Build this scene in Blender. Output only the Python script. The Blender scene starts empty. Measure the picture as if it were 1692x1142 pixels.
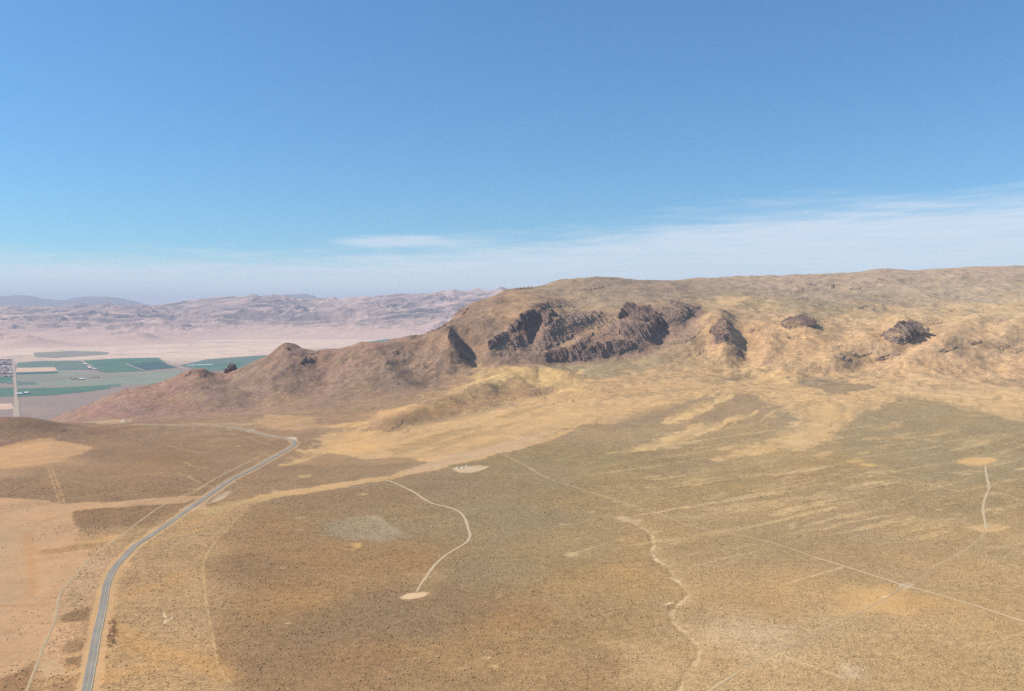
import bpy, math, random
import numpy as np
from math import radians as R

# ------------------------------------------------------------------ camera, light, exposure
SC = bpy.context.scene
K = 1465.0            # focal length in photo pixels
CU, HV = 846.0, 505.0 # photo column straight ahead, photo row of the level horizon
ZC = 340.0            # height of the viewpoint above the plain, metres
cam_d = bpy.data.cameras.new('camera'); cam = bpy.data.objects.new('camera', cam_d)
SC.collection.objects.link(cam); SC.camera = cam
cam.location = (0, 0, ZC); cam.rotation_euler = (R(90), 0, 0)
cam_d.sensor_width = 36; cam_d.lens = 36*K/1692
cam_d.shift_y = -(571-HV)/1692
cam_d.clip_start = 5; cam_d.clip_end = 200000

SUN_AZ, SUN_EL = -90.0, 43.0      # degrees from straight ahead (+ is right), above horizon
world = bpy.data.worlds.new("World"); SC.world = world; world.use_nodes = True
sun_d = bpy.data.lights.new('sun', 'SUN'); sun = bpy.data.objects.new('sun', sun_d)
SC.collection.objects.link(sun)
sun_d.energy = 4.4; sun_d.angle = R(0.53); sun_d.color = (1.0, 0.94, 0.85)
from mathutils import Vector, Matrix
sdir = Vector((math.sin(R(SUN_AZ))*math.cos(R(SUN_EL)), math.cos(R(SUN_AZ))*math.cos(R(SUN_EL)), math.sin(R(SUN_EL))))
sun.rotation_euler = sdir.to_track_quat('Z', 'Y').to_euler()
sun.location = (0, 0, 3000)
SC.view_settings.view_transform = 'Standard'; SC.view_settings.look = 'None'
SC.view_settings.exposure = 0.52; SC.view_settings.gamma = 1.0
SKY = 0.085
HAZE = 2.8e-5
SC.cycles.use_denoising = False
SC.cycles.max_bounces = 4; SC.cycles.diffuse_bounces = 2; SC.cycles.volume_bounces = 1
SC.cycles.caustics_reflective = False; SC.cycles.caustics_refractive = False

# world: physical sky, with a thin veil of cirrus low over the horizon
nt = world.node_tree; N = nt.nodes; L = nt.links; N.clear()
def nd(t, **kw):
    n = N.new(t)
    for k, v in kw.items(): setattr(n, k, v)
    return n
def mth(op, a, b=None, c=None, clamp=False):
    n = nd('ShaderNodeMath', operation=op); n.use_clamp = clamp
    for i, q in enumerate((a, b, c)):
        if q is None: continue
        if isinstance(q, (int, float)): n.inputs[i].default_value = q
        else: L.new(q, n.inputs[i])
    return n.outputs[0]
def mrange(x, a, b, c=0.0, d=1.0, smooth=True):
    n = nd('ShaderNodeMapRange'); n.interpolation_type = 'SMOOTHSTEP' if smooth else 'LINEAR'
    if isinstance(x, (int, float)): n.inputs[0].default_value = x
    else: L.new(x, n.inputs[0])
    for i, q in zip((1, 2, 3, 4), (a, b, c, d)):
        if isinstance(q, (int, float)): n.inputs[i].default_value = q
        else: L.new(q, n.inputs[i])
    return n.outputs[0]
sky = nd('ShaderNodeTexSky', sky_type='NISHITA'); sky.sun_disc = False
sky.sun_elevation = R(SUN_EL); sky.sun_rotation = R(SUN_AZ)
sky.altitude = 1500; sky.air_density = 1.0; sky.dust_density = 0.3; sky.ozone_density = 3.0
tc = nd('ShaderNodeTexCoord'); sp = nd('ShaderNodeSeparateXYZ'); L.new(tc.outputs['Generated'], sp.inputs[0])
az = mth('ARCTAN2', sp.outputs[0], sp.outputs[1]); el = mth('ARCSINE', sp.outputs[2])
azd = mth('MULTIPLY', az, 180/math.pi); eld = mth('MULTIPLY', el, 180/math.pi)
top_pts = [(-180, 3.0), (-40, 2.8), (-30, 2.7), (-20, 2.85), (-12, 3.2), (0, 4.1), (6, 4.7), (12, 5.3), (17, 5.75), (24, 6.0), (30, 6.2), (40, 6.6), (180, 3.0)]
fc = nd('ShaderNodeFloatCurve'); cu = fc.mapping.curves[0]
pts = [((a+180)/360, e/10) for a, e in top_pts]
cu.points[0].location = pts[0]; cu.points[1].location = pts[-1]
for p in pts[1:-1]: cu.points.new(*p)
fc.mapping.update()
L.new(mrange(azd, -180, 180, 0, 1, False), fc.inputs['Value'])
top = mth('MULTIPLY', fc.outputs[0], 10.0)
def sky_noise(sx, sz, scale, detail, seed, rough=0.55):
    cb = nd('ShaderNodeCombineXYZ'); L.new(mth('MULTIPLY', azd, sx), cb.inputs[0])
    L.new(mth('ADD', mth('MULTIPLY', eld, sz), mth('MULTIPLY', azd, -0.02*sz)), cb.inputs[1]); cb.inputs[2].default_value = seed
    n = nd('ShaderNodeTexNoise'); n.inputs['Scale'].default_value = scale; n.inputs['Detail'].default_value = detail
    n.inputs['Roughness'].default_value = rough
    L.new(cb.outputs[0], n.inputs['Vector']); return n.outputs[0]
n1 = sky_noise(0.10, 0.7, 1.0, 5, 3.1); n2 = sky_noise(0.22, 2.6, 1.0, 6, 9.7, 0.6)
edge = mth('ADD', top, mth('ADD', mth('MULTIPLY', mth('SUBTRACT', n1, 0.5), 2.2), mth('MULTIPLY', mth('SUBTRACT', n2, 0.5), 2.0)))
dist = mth('SUBTRACT', edge, eld)
band = mrange(dist, -1.1, 1.3)
n3 = sky_noise(0.35, 6.0, 1.0, 6, 21.3, 0.65)
streak = mrange(mth('ADD', mth('MULTIPLY', n2, .6), mth('MULTIPLY', n3, .4)), 0.38, 0.62, 0.8, 1.0)
# the separate wisp left of the middle
dx = mth('DIVIDE', mth('ADD', azd, 7.2), 5.4); dz = mth('DIVIDE', mth('SUBTRACT', eld, mth('ADD', 3.95, mth('MULTIPLY', n1, 0.3))), 0.55)
wisp = mrange(mth('ADD', mth('POWER', dx, 2), mth('POWER', dz, 2)), 1.0, 0.1, 0, 0.8)
low = mrange(eld, 0.0, 3.0, 0.9, 1.0)
alpha = mth('MULTIPLY', mth('MULTIPLY', mth('MAXIMUM', band, mth('MULTIPLY', wisp, mrange(n2, 0.35, 0.6, .5, 1))), streak), 0.84)
alpha = mth('MULTIPLY', alpha, low, clamp=True)
hsv = nd('ShaderNodeMix', data_type='RGBA', blend_type='MULTIPLY'); hsv.inputs[0].default_value = 1.0   # deeper blue desert sky
hsv.inputs[7].default_value = (0.605, 0.94, 1.09, 1); L.new(sky.outputs[0], hsv.inputs[6])
mixc = nd('ShaderNodeMix', data_type='RGBA'); L.new(alpha, mixc.inputs[0]); gr = nd('ShaderNodeVectorMath', operation='SCALE'); L.new(hsv.outputs[2], gr.inputs[0]); L.new(mrange(eld, 4, 19, .95, 1.16, False), gr.inputs['Scale']); L.new(gr.outputs[0], mixc.inputs[6])
CLOUD = (0.53/SKY, 0.585/SKY, 0.66/SKY, 1)
mixc.inputs[7].default_value = CLOUD
bg = nd('ShaderNodeBackground'); bg.inputs[1].default_value = SKY; L.new(mixc.outputs[2], bg.inputs[0])
wo = nd('ShaderNodeOutputWorld'); L.new(bg.outputs[0], wo.inputs[0])

# ------------------------------------------------------------------ helpers
COL = SC.collection
def lin(c):
    c = np.asarray(c, float)/255.0
    return np.where(c <= 0.04045, c/12.92, ((c+0.055)/1.055)**2.4)
def tag(o, label=None, cat=None, group=None, kind=None):
    if label: o['label'] = label
    if cat: o['category'] = cat
    if group: o['group'] = group
    if kind: o['kind'] = kind
    return o
def mesh_np(name, V, F, mat, parent=None, smooth=True, attrs=None):
    me = bpy.data.meshes.new(name)
    V = np.asarray(V, np.float32); F = np.asarray(F, np.int32)
    me.vertices.add(len(V)); me.vertices.foreach_set('co', V.ravel())
    k = F.shape[1]
    me.loops.add(F.size); me.loops.foreach_set('vertex_index', F.ravel())
    me.polygons.add(len(F)); me.polygons.foreach_set('loop_start', np.arange(0, F.size, k, dtype=np.int32))
    me.update(calc_edges=True)
    me.polygons.foreach_set('use_smooth', np.full(len(F), smooth, bool))
    for an, av in (attrs or {}).items():
        av = np.asarray(av, np.float32)
        if av.ndim == 2:
            a = me.attributes.new(an, 'FLOAT_COLOR', 'POINT'); a.data.foreach_set('color', av.ravel())
        else:
            a = me.attributes.new(an, 'FLOAT', 'POINT'); a.data.foreach_set('value', av)
    me.validate(); me.materials.append(mat)
    o = bpy.data.objects.new(name, me); COL.objects.link(o)
    if parent is not None: o.parent = parent
    return o
def grid_faces(nr, nc):
    i = np.arange(nr-1)[:, None]*nc + np.arange(nc-1)[None, :]
    return np.stack([i, i+1, i+nc+1, i+nc], -1).reshape(-1, 4)

def _h(ix, iy, s):
    h = (ix.astype(np.uint32)*np.uint32(374761393) + iy.astype(np.uint32)*np.uint32(668265263) + np.uint32((s*2246822519) & 0xffffffff))
    h = (h ^ (h >> np.uint32(13)))*np.uint32(1274126177)
    return (h ^ (h >> np.uint32(16)))
def pn(x, y, s=0):
    x = np.asarray(x, np.float64); y = np.asarray(y, np.float64)
    x0 = np.floor(x); y0 = np.floor(y); fx = x-x0; fy = y-y0
    ix = x0.astype(np.int64) & 0xffffffff; iy = y0.astype(np.int64) & 0xffffffff
    def g(dx, dy):
        a = _h((ix+dx) & 0xffffffff, (iy+dy) & 0xffffffff, s).astype(np.float64)*(2*np.pi/4294967296.0)
        return np.cos(a)*(fx-dx)+np.sin(a)*(fy-dy)
    u = fx*fx*fx*(fx*(fx*6-15)+10); v = fy*fy*fy*(fy*(fy*6-15)+10)
    a = g(0, 0); b = g(1, 0); c = g(0, 1); d = g(1, 1)
    return ((a+(b-a)*u)*(1-v)+(c+(d-c)*u)*v)*1.5
def fbm(x, y, sc, o=4, s=0, gain=0.5):
    r = 0; a = 1.0; f = 1.0/sc; n = 0
    for i in range(o):
        r = r+a*pn(x*f+17.3*i, y*f-9.1*i, s+i*7); n += a; a *= gain; f *= 2.03
    return r/n
def ridged(x, y, sc, o=5, s=0, gain=0.5):
    r = 0; a = 1.0; f = 1.0/sc; n = 0
    for i in range(o):
        r = r+a*(1-np.abs(pn(x*f+13.7*i, y*f+5.5*i, s+i*11))*2.2); n += a; a *= gain; f *= 2.07
    return r/n
def sst(x, a, b):
    t = np.clip((x-a)/(b-a), 0, 1); return t*t*(3-2*t)
def pchip(X, Yv, xq):
    X = np.asarray(X, float); Yv = np.asarray(Yv, float); h = np.diff(X); d = np.diff(Yv)/h; n = len(X)
    m = np.zeros(n)
    for i in range(1, n-1):
        if d[i-1]*d[i] > 0:
            w1 = 2*h[i]+h[i-1]; w2 = h[i]+2*h[i-1]; m[i] = (w1+w2)/(w1/d[i-1]+w2/d[i])
    m[0] = d[0]; m[-1] = d[-1]
    i = np.clip(np.searchsorted(X, xq)-1, 0, n-2); t = (np.clip(xq, X[0], X[-1])-X[i])/h[i]
    return (2*t**3-3*t*t+1)*Yv[i]+(t**3-2*t*t+t)*h[i]*m[i]+(-2*t**3+3*t*t)*Yv[i+1]+(t**3-t*t)*h[i]*m[i+1]
def pchip_cols(X, Z, Y):
    """X, Z: (n, m) knots per column; Y: rows (r,) -> (r, m)"""
    n, m = X.shape; h = np.diff(X, axis=0); d = np.diff(Z, axis=0)/h
    M = np.zeros((n, m)); M[0] = d[0]; M[-1] = d[-1]
    w1 = 2*h[1:]+h[:-1]; w2 = h[1:]+2*h[:-1]; ok = d[:-1]*d[1:] > 0
    dd0 = np.where(ok, d[:-1], 1); dd1 = np.where(ok, d[1:], 1)
    M[1:-1] = np.where(ok, (w1+w2)/(w1/dd0+w2/dd1), 0)
    out = np.zeros((len(Y), m))
    for i in range(n-1):
        lo, hi = X[i], X[i+1]
        t = (Y[:, None]-lo)/(hi-lo); sel = (t >= 0) & (t < 1) if i < n-2 else (t >= 0) & (t <= 1.0001)
        v = (2*t**3-3*t*t+1)*Z[i]+(t**3-2*t*t+t)*h[i]*M[i]+(-2*t**3+3*t*t)*Z[i+1]+(t**3-t*t)*h[i]*M[i+1]
        out = np.where(sel, v, out)
    return out
def curve(kn, Us):
    """knots (u, Y, v or None, z): returns Y(u), z(u)"""
    u = [k[0] for k in kn]; Yk = [k[1] for k in kn]
    zk = [k[3] if len(k) > 3 else ZC-(k[2]-HV)*k[1]/K for k in kn]
    return pchip(u, Yk, Us), pchip(u, zk, Us)
def Zk(u, Y, z): return (u, Y, None, z)

# ------------------------------------------------------------------ terrain: plain, fan and hills
U = np.concatenate([np.arange(-900, -60, 12.0), np.arange(-60, 1760, 1.6), np.arange(1760, 2601, 12.0)])
v_rows = np.arange(1400, 690, -1.35)
Y1 = ZC*K/(v_rows-HV)
Yr = np.concatenate([np.linspace(250, Y1[0]-4, 12), Y1, np.arange(Y1[-1]+5, 3000, 5.5), np.arange(3000, 5300, 6.5), np.arange(5300, 7700, 14), np.linspace(7720, 12000, 24)])
cv = [
 [Zk(-900, 240, 0), Zk(2600, 240, 0)],
 [Zk(-900, 1300, 0), Zk(2600, 1300, 0)],
 [Zk(-900, 2000, 0), Zk(600, 2000, 0), Zk(1000, 2000, 5), Zk(1700, 2000, 12), Zk(2600, 2000, 14)],
 [Zk(-900, 2300, 5), (0, 2500, 704), (250, 2520, 702), (400, 2560, 700), (500, 2600, 695), (700, 2650, 686), (900, 2700, 674), (1100, 2700, 670), (1300, 2700, 666), (1700, 2700, 666), (2600, 2700, 664)],
 [Zk(-900, 3000, -100), Zk(0, 3000, -90), Zk(120, 2950, -45), (180, 2900, 693), (250, 2900, 689), (400, 2950, 681), (500, 3050, 666), (600, 3100, 655), (700, 3250, 640), (800, 3500, 620), (900, 3650, 606), (1000, 3700, 601), (1150, 3650, 598), (1300, 3400, 620), (1500, 3300, 625), (1700, 3200, 630), (2600, 3200, 630)],
 [Zk(-900, 4500, -280), Zk(0, 3600, -230), Zk(60, 3300, -105), (130, 3200, 676), (180, 3250, 656), (205, 3280, 650), (250, 3350, 638), (320, 3450, 621), (370, 3500, 618), (400, 3550, 607), (440, 3650, 590), (475, 3750, 575), (520, 3800, 578), (600, 3850, 572), (660, 3950, 560), (700, 4000, 554), (760, 4100, 528), (835, 4150, 522), (870, 4150, 517), (940, 4150, 522), (1020, 4250, 518), (1080, 4250, 518), (1130, 4250, 516), (1200, 4000, 540), (1310, 4000, 540), (1400, 4000, 548), (1500, 3900, 550), (1600, 3800, 560), (1700, 3700, 570), (2600, 3700, 572)],
 [Zk(-900, 6000, -330), Zk(0, 4600, -330), Zk(130, 4000, -280), Zk(180, 4000, -220), Zk(320, 4200, -130), Zk(475, 4500, -20), Zk(600, 4600, -20), Zk(700, 4600, 60), (760, 4520, 512), (800, 4700, 495), (835, 4900, 484), (900, 5000, 482), (940, 5000, 484), (1000, 5000, 485), (1100, 5000, 488), (1200, 5000, 498), (1310, 5200, 490), (1400, 5200, 490), (1500, 5000, 500), (1700, 4800, 508), (2600, 4800, 508)],
 [Zk(-900, 6800, -340), Zk(250, 6000, -340), Zk(475, 5600, -280), Zk(600, 5600, -230), Zk(700, 5400, -100), Zk(760, 5300, 180), Zk(800, 5400, 330), (835, 5500, 480), (880, 5600, 473), (940, 5700, 460), (1000, 5800, 457), (1060, 5900, 463), (1200, 6500, 458), (1310, 7000, 455), (1400, 7200, 452), (1460, 7300, 445), (1510, 7300, 448), (1560, 7400, 444), (1700, 7500, 441), (2600, 7500, 441)],
 [Zk(-900, 9600, -345), Zk(800, 9600, -345), Zk(1000, 9600, 150), Zk(1300, 9600, 300), Zk(2600, 9600, 300)],
 [Zk(-900, 12100, -350), Zk(2600, 12100, -350)]]
XS, ZS = [], []
for c in cv:
    a, b = curve(c, U); XS.append(a); ZS.append(b)
XS = np.array(XS); ZS = np.array(ZS)
H = pchip_cols(XS, ZS, Yr)
UU, YY = np.meshgrid(U, Yr); XX = (UU-CU)/K*YY
def make_caster(Hg):
    VT = HV+(ZC-Hg)*K/Yr[:, None]; CM = np.minimum.accumulate(VT, axis=0)
    def cast(u, v):
        u = np.atleast_1d(np.asarray(u, float)); v = np.atleast_1d(np.asarray(v, float))
        j = np.clip(np.round(np.interp(u, U, np.arange(len(U)))).astype(int), 0, len(U)-1)
        out = np.empty((len(u), 3))
        for i, (uu, vv, jj) in enumerate(zip(u, v, j)):
            col = CM[:, jj]; k = int(np.searchsorted(-col, -vv))
            if k >= len(Yr): k = int(np.argmin(col))
            k = max(k, 1); a, b = VT[k-1, jj], VT[k, jj]
            t = min(max((a-vv)/(a-b), 0), 1) if a > b else 1.0
            y = Yr[k-1]+(Yr[k]-Yr[k-1])*t
            out[i] = ((uu-CU)/K*y, y, Hg[k-1, jj]+(Hg[k, jj]-Hg[k-1, jj])*t)
        return out
    return cast
cast0 = make_caster(H)
def seg_dist(X, Y, P):
    """distance to a polyline P (n,2)"""
    d = np.full(X.shape, 1e9)
    for (x0, y0), (x1, y1) in zip(P[:-1], P[1:]):
        dx, dy = x1-x0, y1-y0; t = np.clip(((X-x0)*dx+(Y-y0)*dy)/(dx*dx+dy*dy+1e-9), 0, 1)
        d = np.minimum(d, np.hypot(X-x0-t*dx, Y-y0-t*dy))
    return d
def line_bump(px, amp, sig):
    global H
    P = cast0([p[0] for p in px], [p[1] for p in px])[:, :2]
    x0, y0 = P.min(0)-3.2*sig; x1, y1 = P.max(0)+3.2*sig
    r = (Yr > y0) & (Yr < y1); X, Y = XX[r], YY[r]
    sel = (X > x0) & (X < x1); d = seg_dist(X[sel], Y[sel], P)
    wob = 1+0.35*fbm(X[sel], Y[sel], sig*1.6, 3, 5)
    Hr = H[r]; Hr[sel] += amp*np.exp(-0.5*(d/sig/wob)**2); H[r] = Hr
def blob(u, Y, amp, sx, sy, rot=0):
    global H
    x = (u-CU)/K*Y; c, s = math.cos(R(rot)), math.sin(R(rot))
    dx, dy = XX-x, YY-Y; a = (dx*c+dy*s)/sx; b = (-dx*s+dy*c)/sy
    H += amp*np.exp(-0.5*(a*a+b*b))
# broad relief
hillm = sst(YY, 2750, 3500)*sst(H, -60, 90)
warpx = 120*fbm(XX, YY, 500, 3, 91); warpy = 120*fbm(XX, YY, 500, 3, 92)
gy, gx = np.gradient(H); slope0 = np.hypot(gx/np.gradient(XX, axis=1), gy/np.gradient(YY, axis=0))
H += hillm*(15*(ridged(XX+warpx, YY+warpy, 620, 5, 31)-0.55)+7*fbm(XX, YY, 150, 4, 32))
rightm = hillm*sst(UU, 1130, 1300)*(1-sst(YY, 6200, 7200))
H += hillm*(3.0*(ridged(XX+.3*warpx, YY+.3*warpy, 130, 4, 37)-.55)+2.0*fbm(XX, YY, 40, 3, 38)+3.4*(ridged(XX+.18*warpx, YY/1.8+.2*warpy, 62, 4, 39)-.55))*sst(slope0, .10, .32)*(1-.75*sst(UU, 1120, 1260))
H += rightm*(17*(ridged(XX*0.9+YY*0.35+warpx, YY*0.8-XX*0.3+warpy, 520, 4, 41)-0.55))
H += sst(YY, 600, 1500)*(1-hillm)*1.6*fbm(XX, YY, 260, 3, 33)
fanm = sst(YY, 2300, 2900)*sst(UU, 560, 800)*(1-sst(YY, 3300, 3900))
H += fanm*(5.5*fbm(XX+YY*.5, YY-XX*.3, 190, 4, 35)+3*ridged(XX+warpx*.4, YY+warpy*.4, 240, 3, 36))
al_ = XX*.54+YY*.84; ax_ = XX*.84-YY*.54
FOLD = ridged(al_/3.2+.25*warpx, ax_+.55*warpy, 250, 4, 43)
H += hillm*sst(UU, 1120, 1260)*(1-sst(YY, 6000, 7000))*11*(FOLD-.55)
LF = ridged(YY/2.6+.2*warpx, XX-.25*YY+.45*warpy, 170, 4, 45)
H += hillm*(1-sst(UU, 760, 900))*8*(LF-.55)
mid = sst(UU, 760, 860)*(1-sst(UU, 1120, 1260))*sst(YY, 4100, 4500)*(1-sst(YY, 5400, 6200))
H += hillm*mid*9*(ridged(al_/2.2, ax_+.5*warpx, 210, 4, 47)-.55)
# dark low hill at the left edge of the plain
blob(-10, 2330, 34, 95, 90); blob(60, 2400, 14, 60, 60); blob(-200, 2300, 36, 150, 120)
# mounds and hollows of the golden apron
line_bump([(640, 706), (690, 680), (750, 664), (790, 655)], 23, 46)
line_bump([(790, 650), (840, 632), (890, 622), (930, 628)], 34, 58)
line_bump([(800, 606), (850, 602), (900, 612)], 18, 90)
line_bump([(700, 700), (800, 676), (860, 662)], -8, 40)
line_bump([(893, 655), (915, 645)], -9, 30)
line_bump([(470, 578), (482, 574)], 13, 26); line_bump([(198, 648), (210, 646)], 13, 26); line_bump([(312, 624), (326, 621)], 13, 34)
line_bump([(355, 621), (366, 620)], -15, 32); line_bump([(430, 602), (438, 598)], -9, 26); line_bump([(528, 580), (545, 579)], -9, 30); line_bump([(700, 556), (712, 553)], -8, 26); line_bump([(668, 560), (680, 558)], 8, 24); line_bump([(592, 574), (600, 573)], 8, 20); line_bump([(560, 577), (570, 577)], -6, 34); line_bump([(640, 566), (650, 564)], -8, 34)
line_bump([(505, 598), (512, 594)], 9, 22); line_bump([(652, 586), (680, 585)], 7, 20); line_bump([(255, 640), (262, 638)], -8, 26)
# spurs (+) and draws (-) of the left ridge
line_bump([(205, 642), (215, 660), (225, 680)], 10, 45)
line_bump([(330, 622), (340, 640), (345, 665)], 16, 70)
line_bump([(385, 622), (415, 640), (420, 665)], -20, 55)
line_bump([(475, 578), (450, 610), (440, 640), (435, 660)], 12, 75)
line_bump([(535, 600), (538, 628), (520, 645)], -12, 45)
line_bump([(600, 574), (600, 600), (590, 630)], 14, 80)
line_bump([(620, 590), (640, 612), (660, 632)], 14, 38)
line_bump([(690, 570), (680, 600), (690, 620)], -10, 45)
line_bump([(735, 548), (745, 565), (760, 585)], 30, 40)
line_bump([(762, 550), (775, 578), (785, 600)], -34, 38)
line_bump([(800, 530), (800, 560), (798, 585)], 16, 50)
line_bump([(900, 470), (935, 490), (960, 505)], -14, 90)
# main crag country: bands of benches
line_bump([(893, 498), (870, 520), (850, 545), (812, 580)], 16, 32)
line_bump([(893, 520), (880, 548), (872, 575)], -22, 26)
line_bump([(925, 515), (915, 540), (900, 560)], 18, 30)
line_bump([(1000, 530), (960, 545), (930, 565), (900, 575)], -16, 30)
line_bump([(1000, 575), (950, 578), (905, 592)], 16, 40)
line_bump([(1080, 535), (1050, 550), (1030, 575)], 18, 55)
line_bump([(1094, 525), (1098, 545), (1090, 560)], -26, 26)
line_bump([(1125, 505), (1120, 530)], 16, 45)
line_bump([(1160, 510), (1130, 545), (1090, 580)], -14, 50)
line_bump([(1190, 525), (1195, 560), (1200, 585)], 28, 44)
line_bump([(1228, 540), (1235, 570), (1240, 600)], -30, 42)
line_bump([(1240, 496), (1180, 530), (1120, 570), (1090, 590)], 18, 48)
line_bump([(1275, 548), (1262, 580), (1240, 604)], 16, 40)
line_bump([(1425, 560), (1380, 600)], 18, 42)
line_bump([(1570, 570), (1560, 605)], 16, 46)
line_bump([(1690, 535), (1650, 560), (1600, 600)], 20, 44)
line_bump([(1320, 520), (1330, 545)], 20, 45)
line_bump([(1290, 560), (1200, 600)], -8, 60)
line_bump([(1490, 530), (1485, 565)], 26, 42)
line_bump([(1540, 555), (1480, 585), (1420, 600), (1350, 612)], -28, 40)
line_bump([(1620, 530), (1560, 570), (1500, 600)], 28, 60)
line_bump([(1680, 560), (1620, 600)], -10, 60)
line_bump([(1300, 500), (1400, 505), (1450, 495)], 12, 90)
line_bump([(1330, 478), (1380, 474)], -22, 110)
cast = make_caster(H)
def hgt(x, y):
    x = np.asarray(x, float); y = np.asarray(y, float); u = CU+K*x/y
    fi = np.interp(y, Yr, np.arange(len(Yr))); fj = np.interp(u, U, np.arange(len(U)))
    i = np.minimum(fi.astype(int), len(Yr)-2); j = np.minimum(fj.astype(int), len(U)-2); a = fi-i; b = fj-j
    return (H[i, j]*(1-b)+H[i, j+1]*b)*(1-a)+(H[i+1, j]*(1-b)+H[i+1, j+1]*b)*a
def W(px):
    return cast([p[0] for p in px], [p[1] for p in px])
def Wc(px):  # catmull-rom smoothed line on the ground
    P = W(px)[:, :2]; out = []
    Q = np.vstack([2*P[0]-P[1], P, 2*P[-1]-P[-2]])
    for i in range(1, len(Q)-2):
        p0, p1, p2, p3 = Q[i-1:i+3]; n = max(3, int(np.hypot(*(p2-p1))/9))
        for t in np.linspace(0, 1, n, endpoint=False):
            out.append(0.5*((2*p1)+(-p0+p2)*t+(2*p0-5*p1+4*p2-p3)*t*t+(-p0+3*p1-3*p2+p3)*t**3))
    out.append(P[-1]); return np.array(out)

# ------------------------------------------------------------------ ground cover (what grows or lies where), as albedo per point
GAIN = np.array([0.83, 0.765, 0.69]); GAIN_HILL = np.array([0.84, 0.79, 0.755])
def alb(c, k=1.0): return lin(c)*GAIN*k
# anchors: photo spot -> colour of the ground cover found there
anch = [
 (60, 760, (178,146,112)), (-40, 900, (186,156,122)), (60, 880, (197,158,116)), (60, 960, (192,160,126)), (60, 1060, (196,160,122)), (20, 1130, (172,140,104)),
 (-300, 900, (180,150,115)), (-300, 720, (150,122,98)), (200, 740, (148,121,94)), (300, 760, (146,118,88)), (160, 800, (152,124,94)), (230, 840, (146,118,88)), (360, 740, (148,122,94)), (60, 800, (150,124,96)),
 (20, 700, (142,114,94)), (80, 712, (140,112,90)), (260, 1000, (174,144,106)), (240, 1100, (182,146,100)), (300, 900, (176,148,108)), (340, 860, (170,142,104)), (440, 760, (152,126,98)), (470, 800, (154,128,98)),
 (440, 870, (156,126,92)), (400, 930, (150,122,90)), (560, 920, (160,130,92)), (640, 930, (158,128,90)), (480, 1000, (156,126,88)), (600, 1020, (146,122,92)), (700, 1020, (144,122,92)), (760, 940, (150,130,100)),
 (460, 1090, (150,122,90)), (600, 1110, (156,126,92)), (720, 1100, (160,132,94)), (640, 860, (152,130,98)), (700, 800, (152,130,102)), (850, 790, (152,132,100)), (560, 820, (150,126,96)), (820, 860, (154,136,104)), (850, 940, (156,136,102)), (960, 920, (160,138,102)),
 (960, 760, (152,134,98)), (900, 750, (150,130,96)), (1000, 1000, (166,140,100)), (900, 1050, (162,136,96)), (1060, 960, (174,146,102)), (1100, 1100, (182,154,112)), (860, 1030, (160,128,88)), (960, 1120, (168,138,98)),
 (1060, 820, (166,142,102)), (1200, 800, (164,142,102)), (1350, 790, (162,138,100)), (1250, 870, (172,148,108)), (1200, 960, (180,152,110)), (1350, 900, (168,144,106)), (1450, 880, (166,142,108)), (1550, 820, (162,140,104)),
 (1560, 880, (172,148,108)), (1300, 1000, (178,150,108)), (1350, 1060, (184,158,116)), (1500, 1080, (184,156,112)), (1620, 960, (180,152,110)), (1660, 1080, (184,156,112)), (1250, 1060, (192,168,132)), (1400, 1120, (182,154,112)), (1230, 1130, (188,160,118)),
 (1500, 720, (158,140,106)), (1600, 720, (156,138,108)), (1440, 700, (160,140,108)), (1660, 760, (162,142,110)), (1900, 900, (172,148,108)), (1900, 720, (166,146,110)),
 (1000, 720, (160,138,106)), (1150, 770, (160,138,102)), (1300, 760, (170,146,104)), (500, 700, (158,130,104)), (560, 680, (154,128,100)), (620, 670, (156,130,102))]
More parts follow.
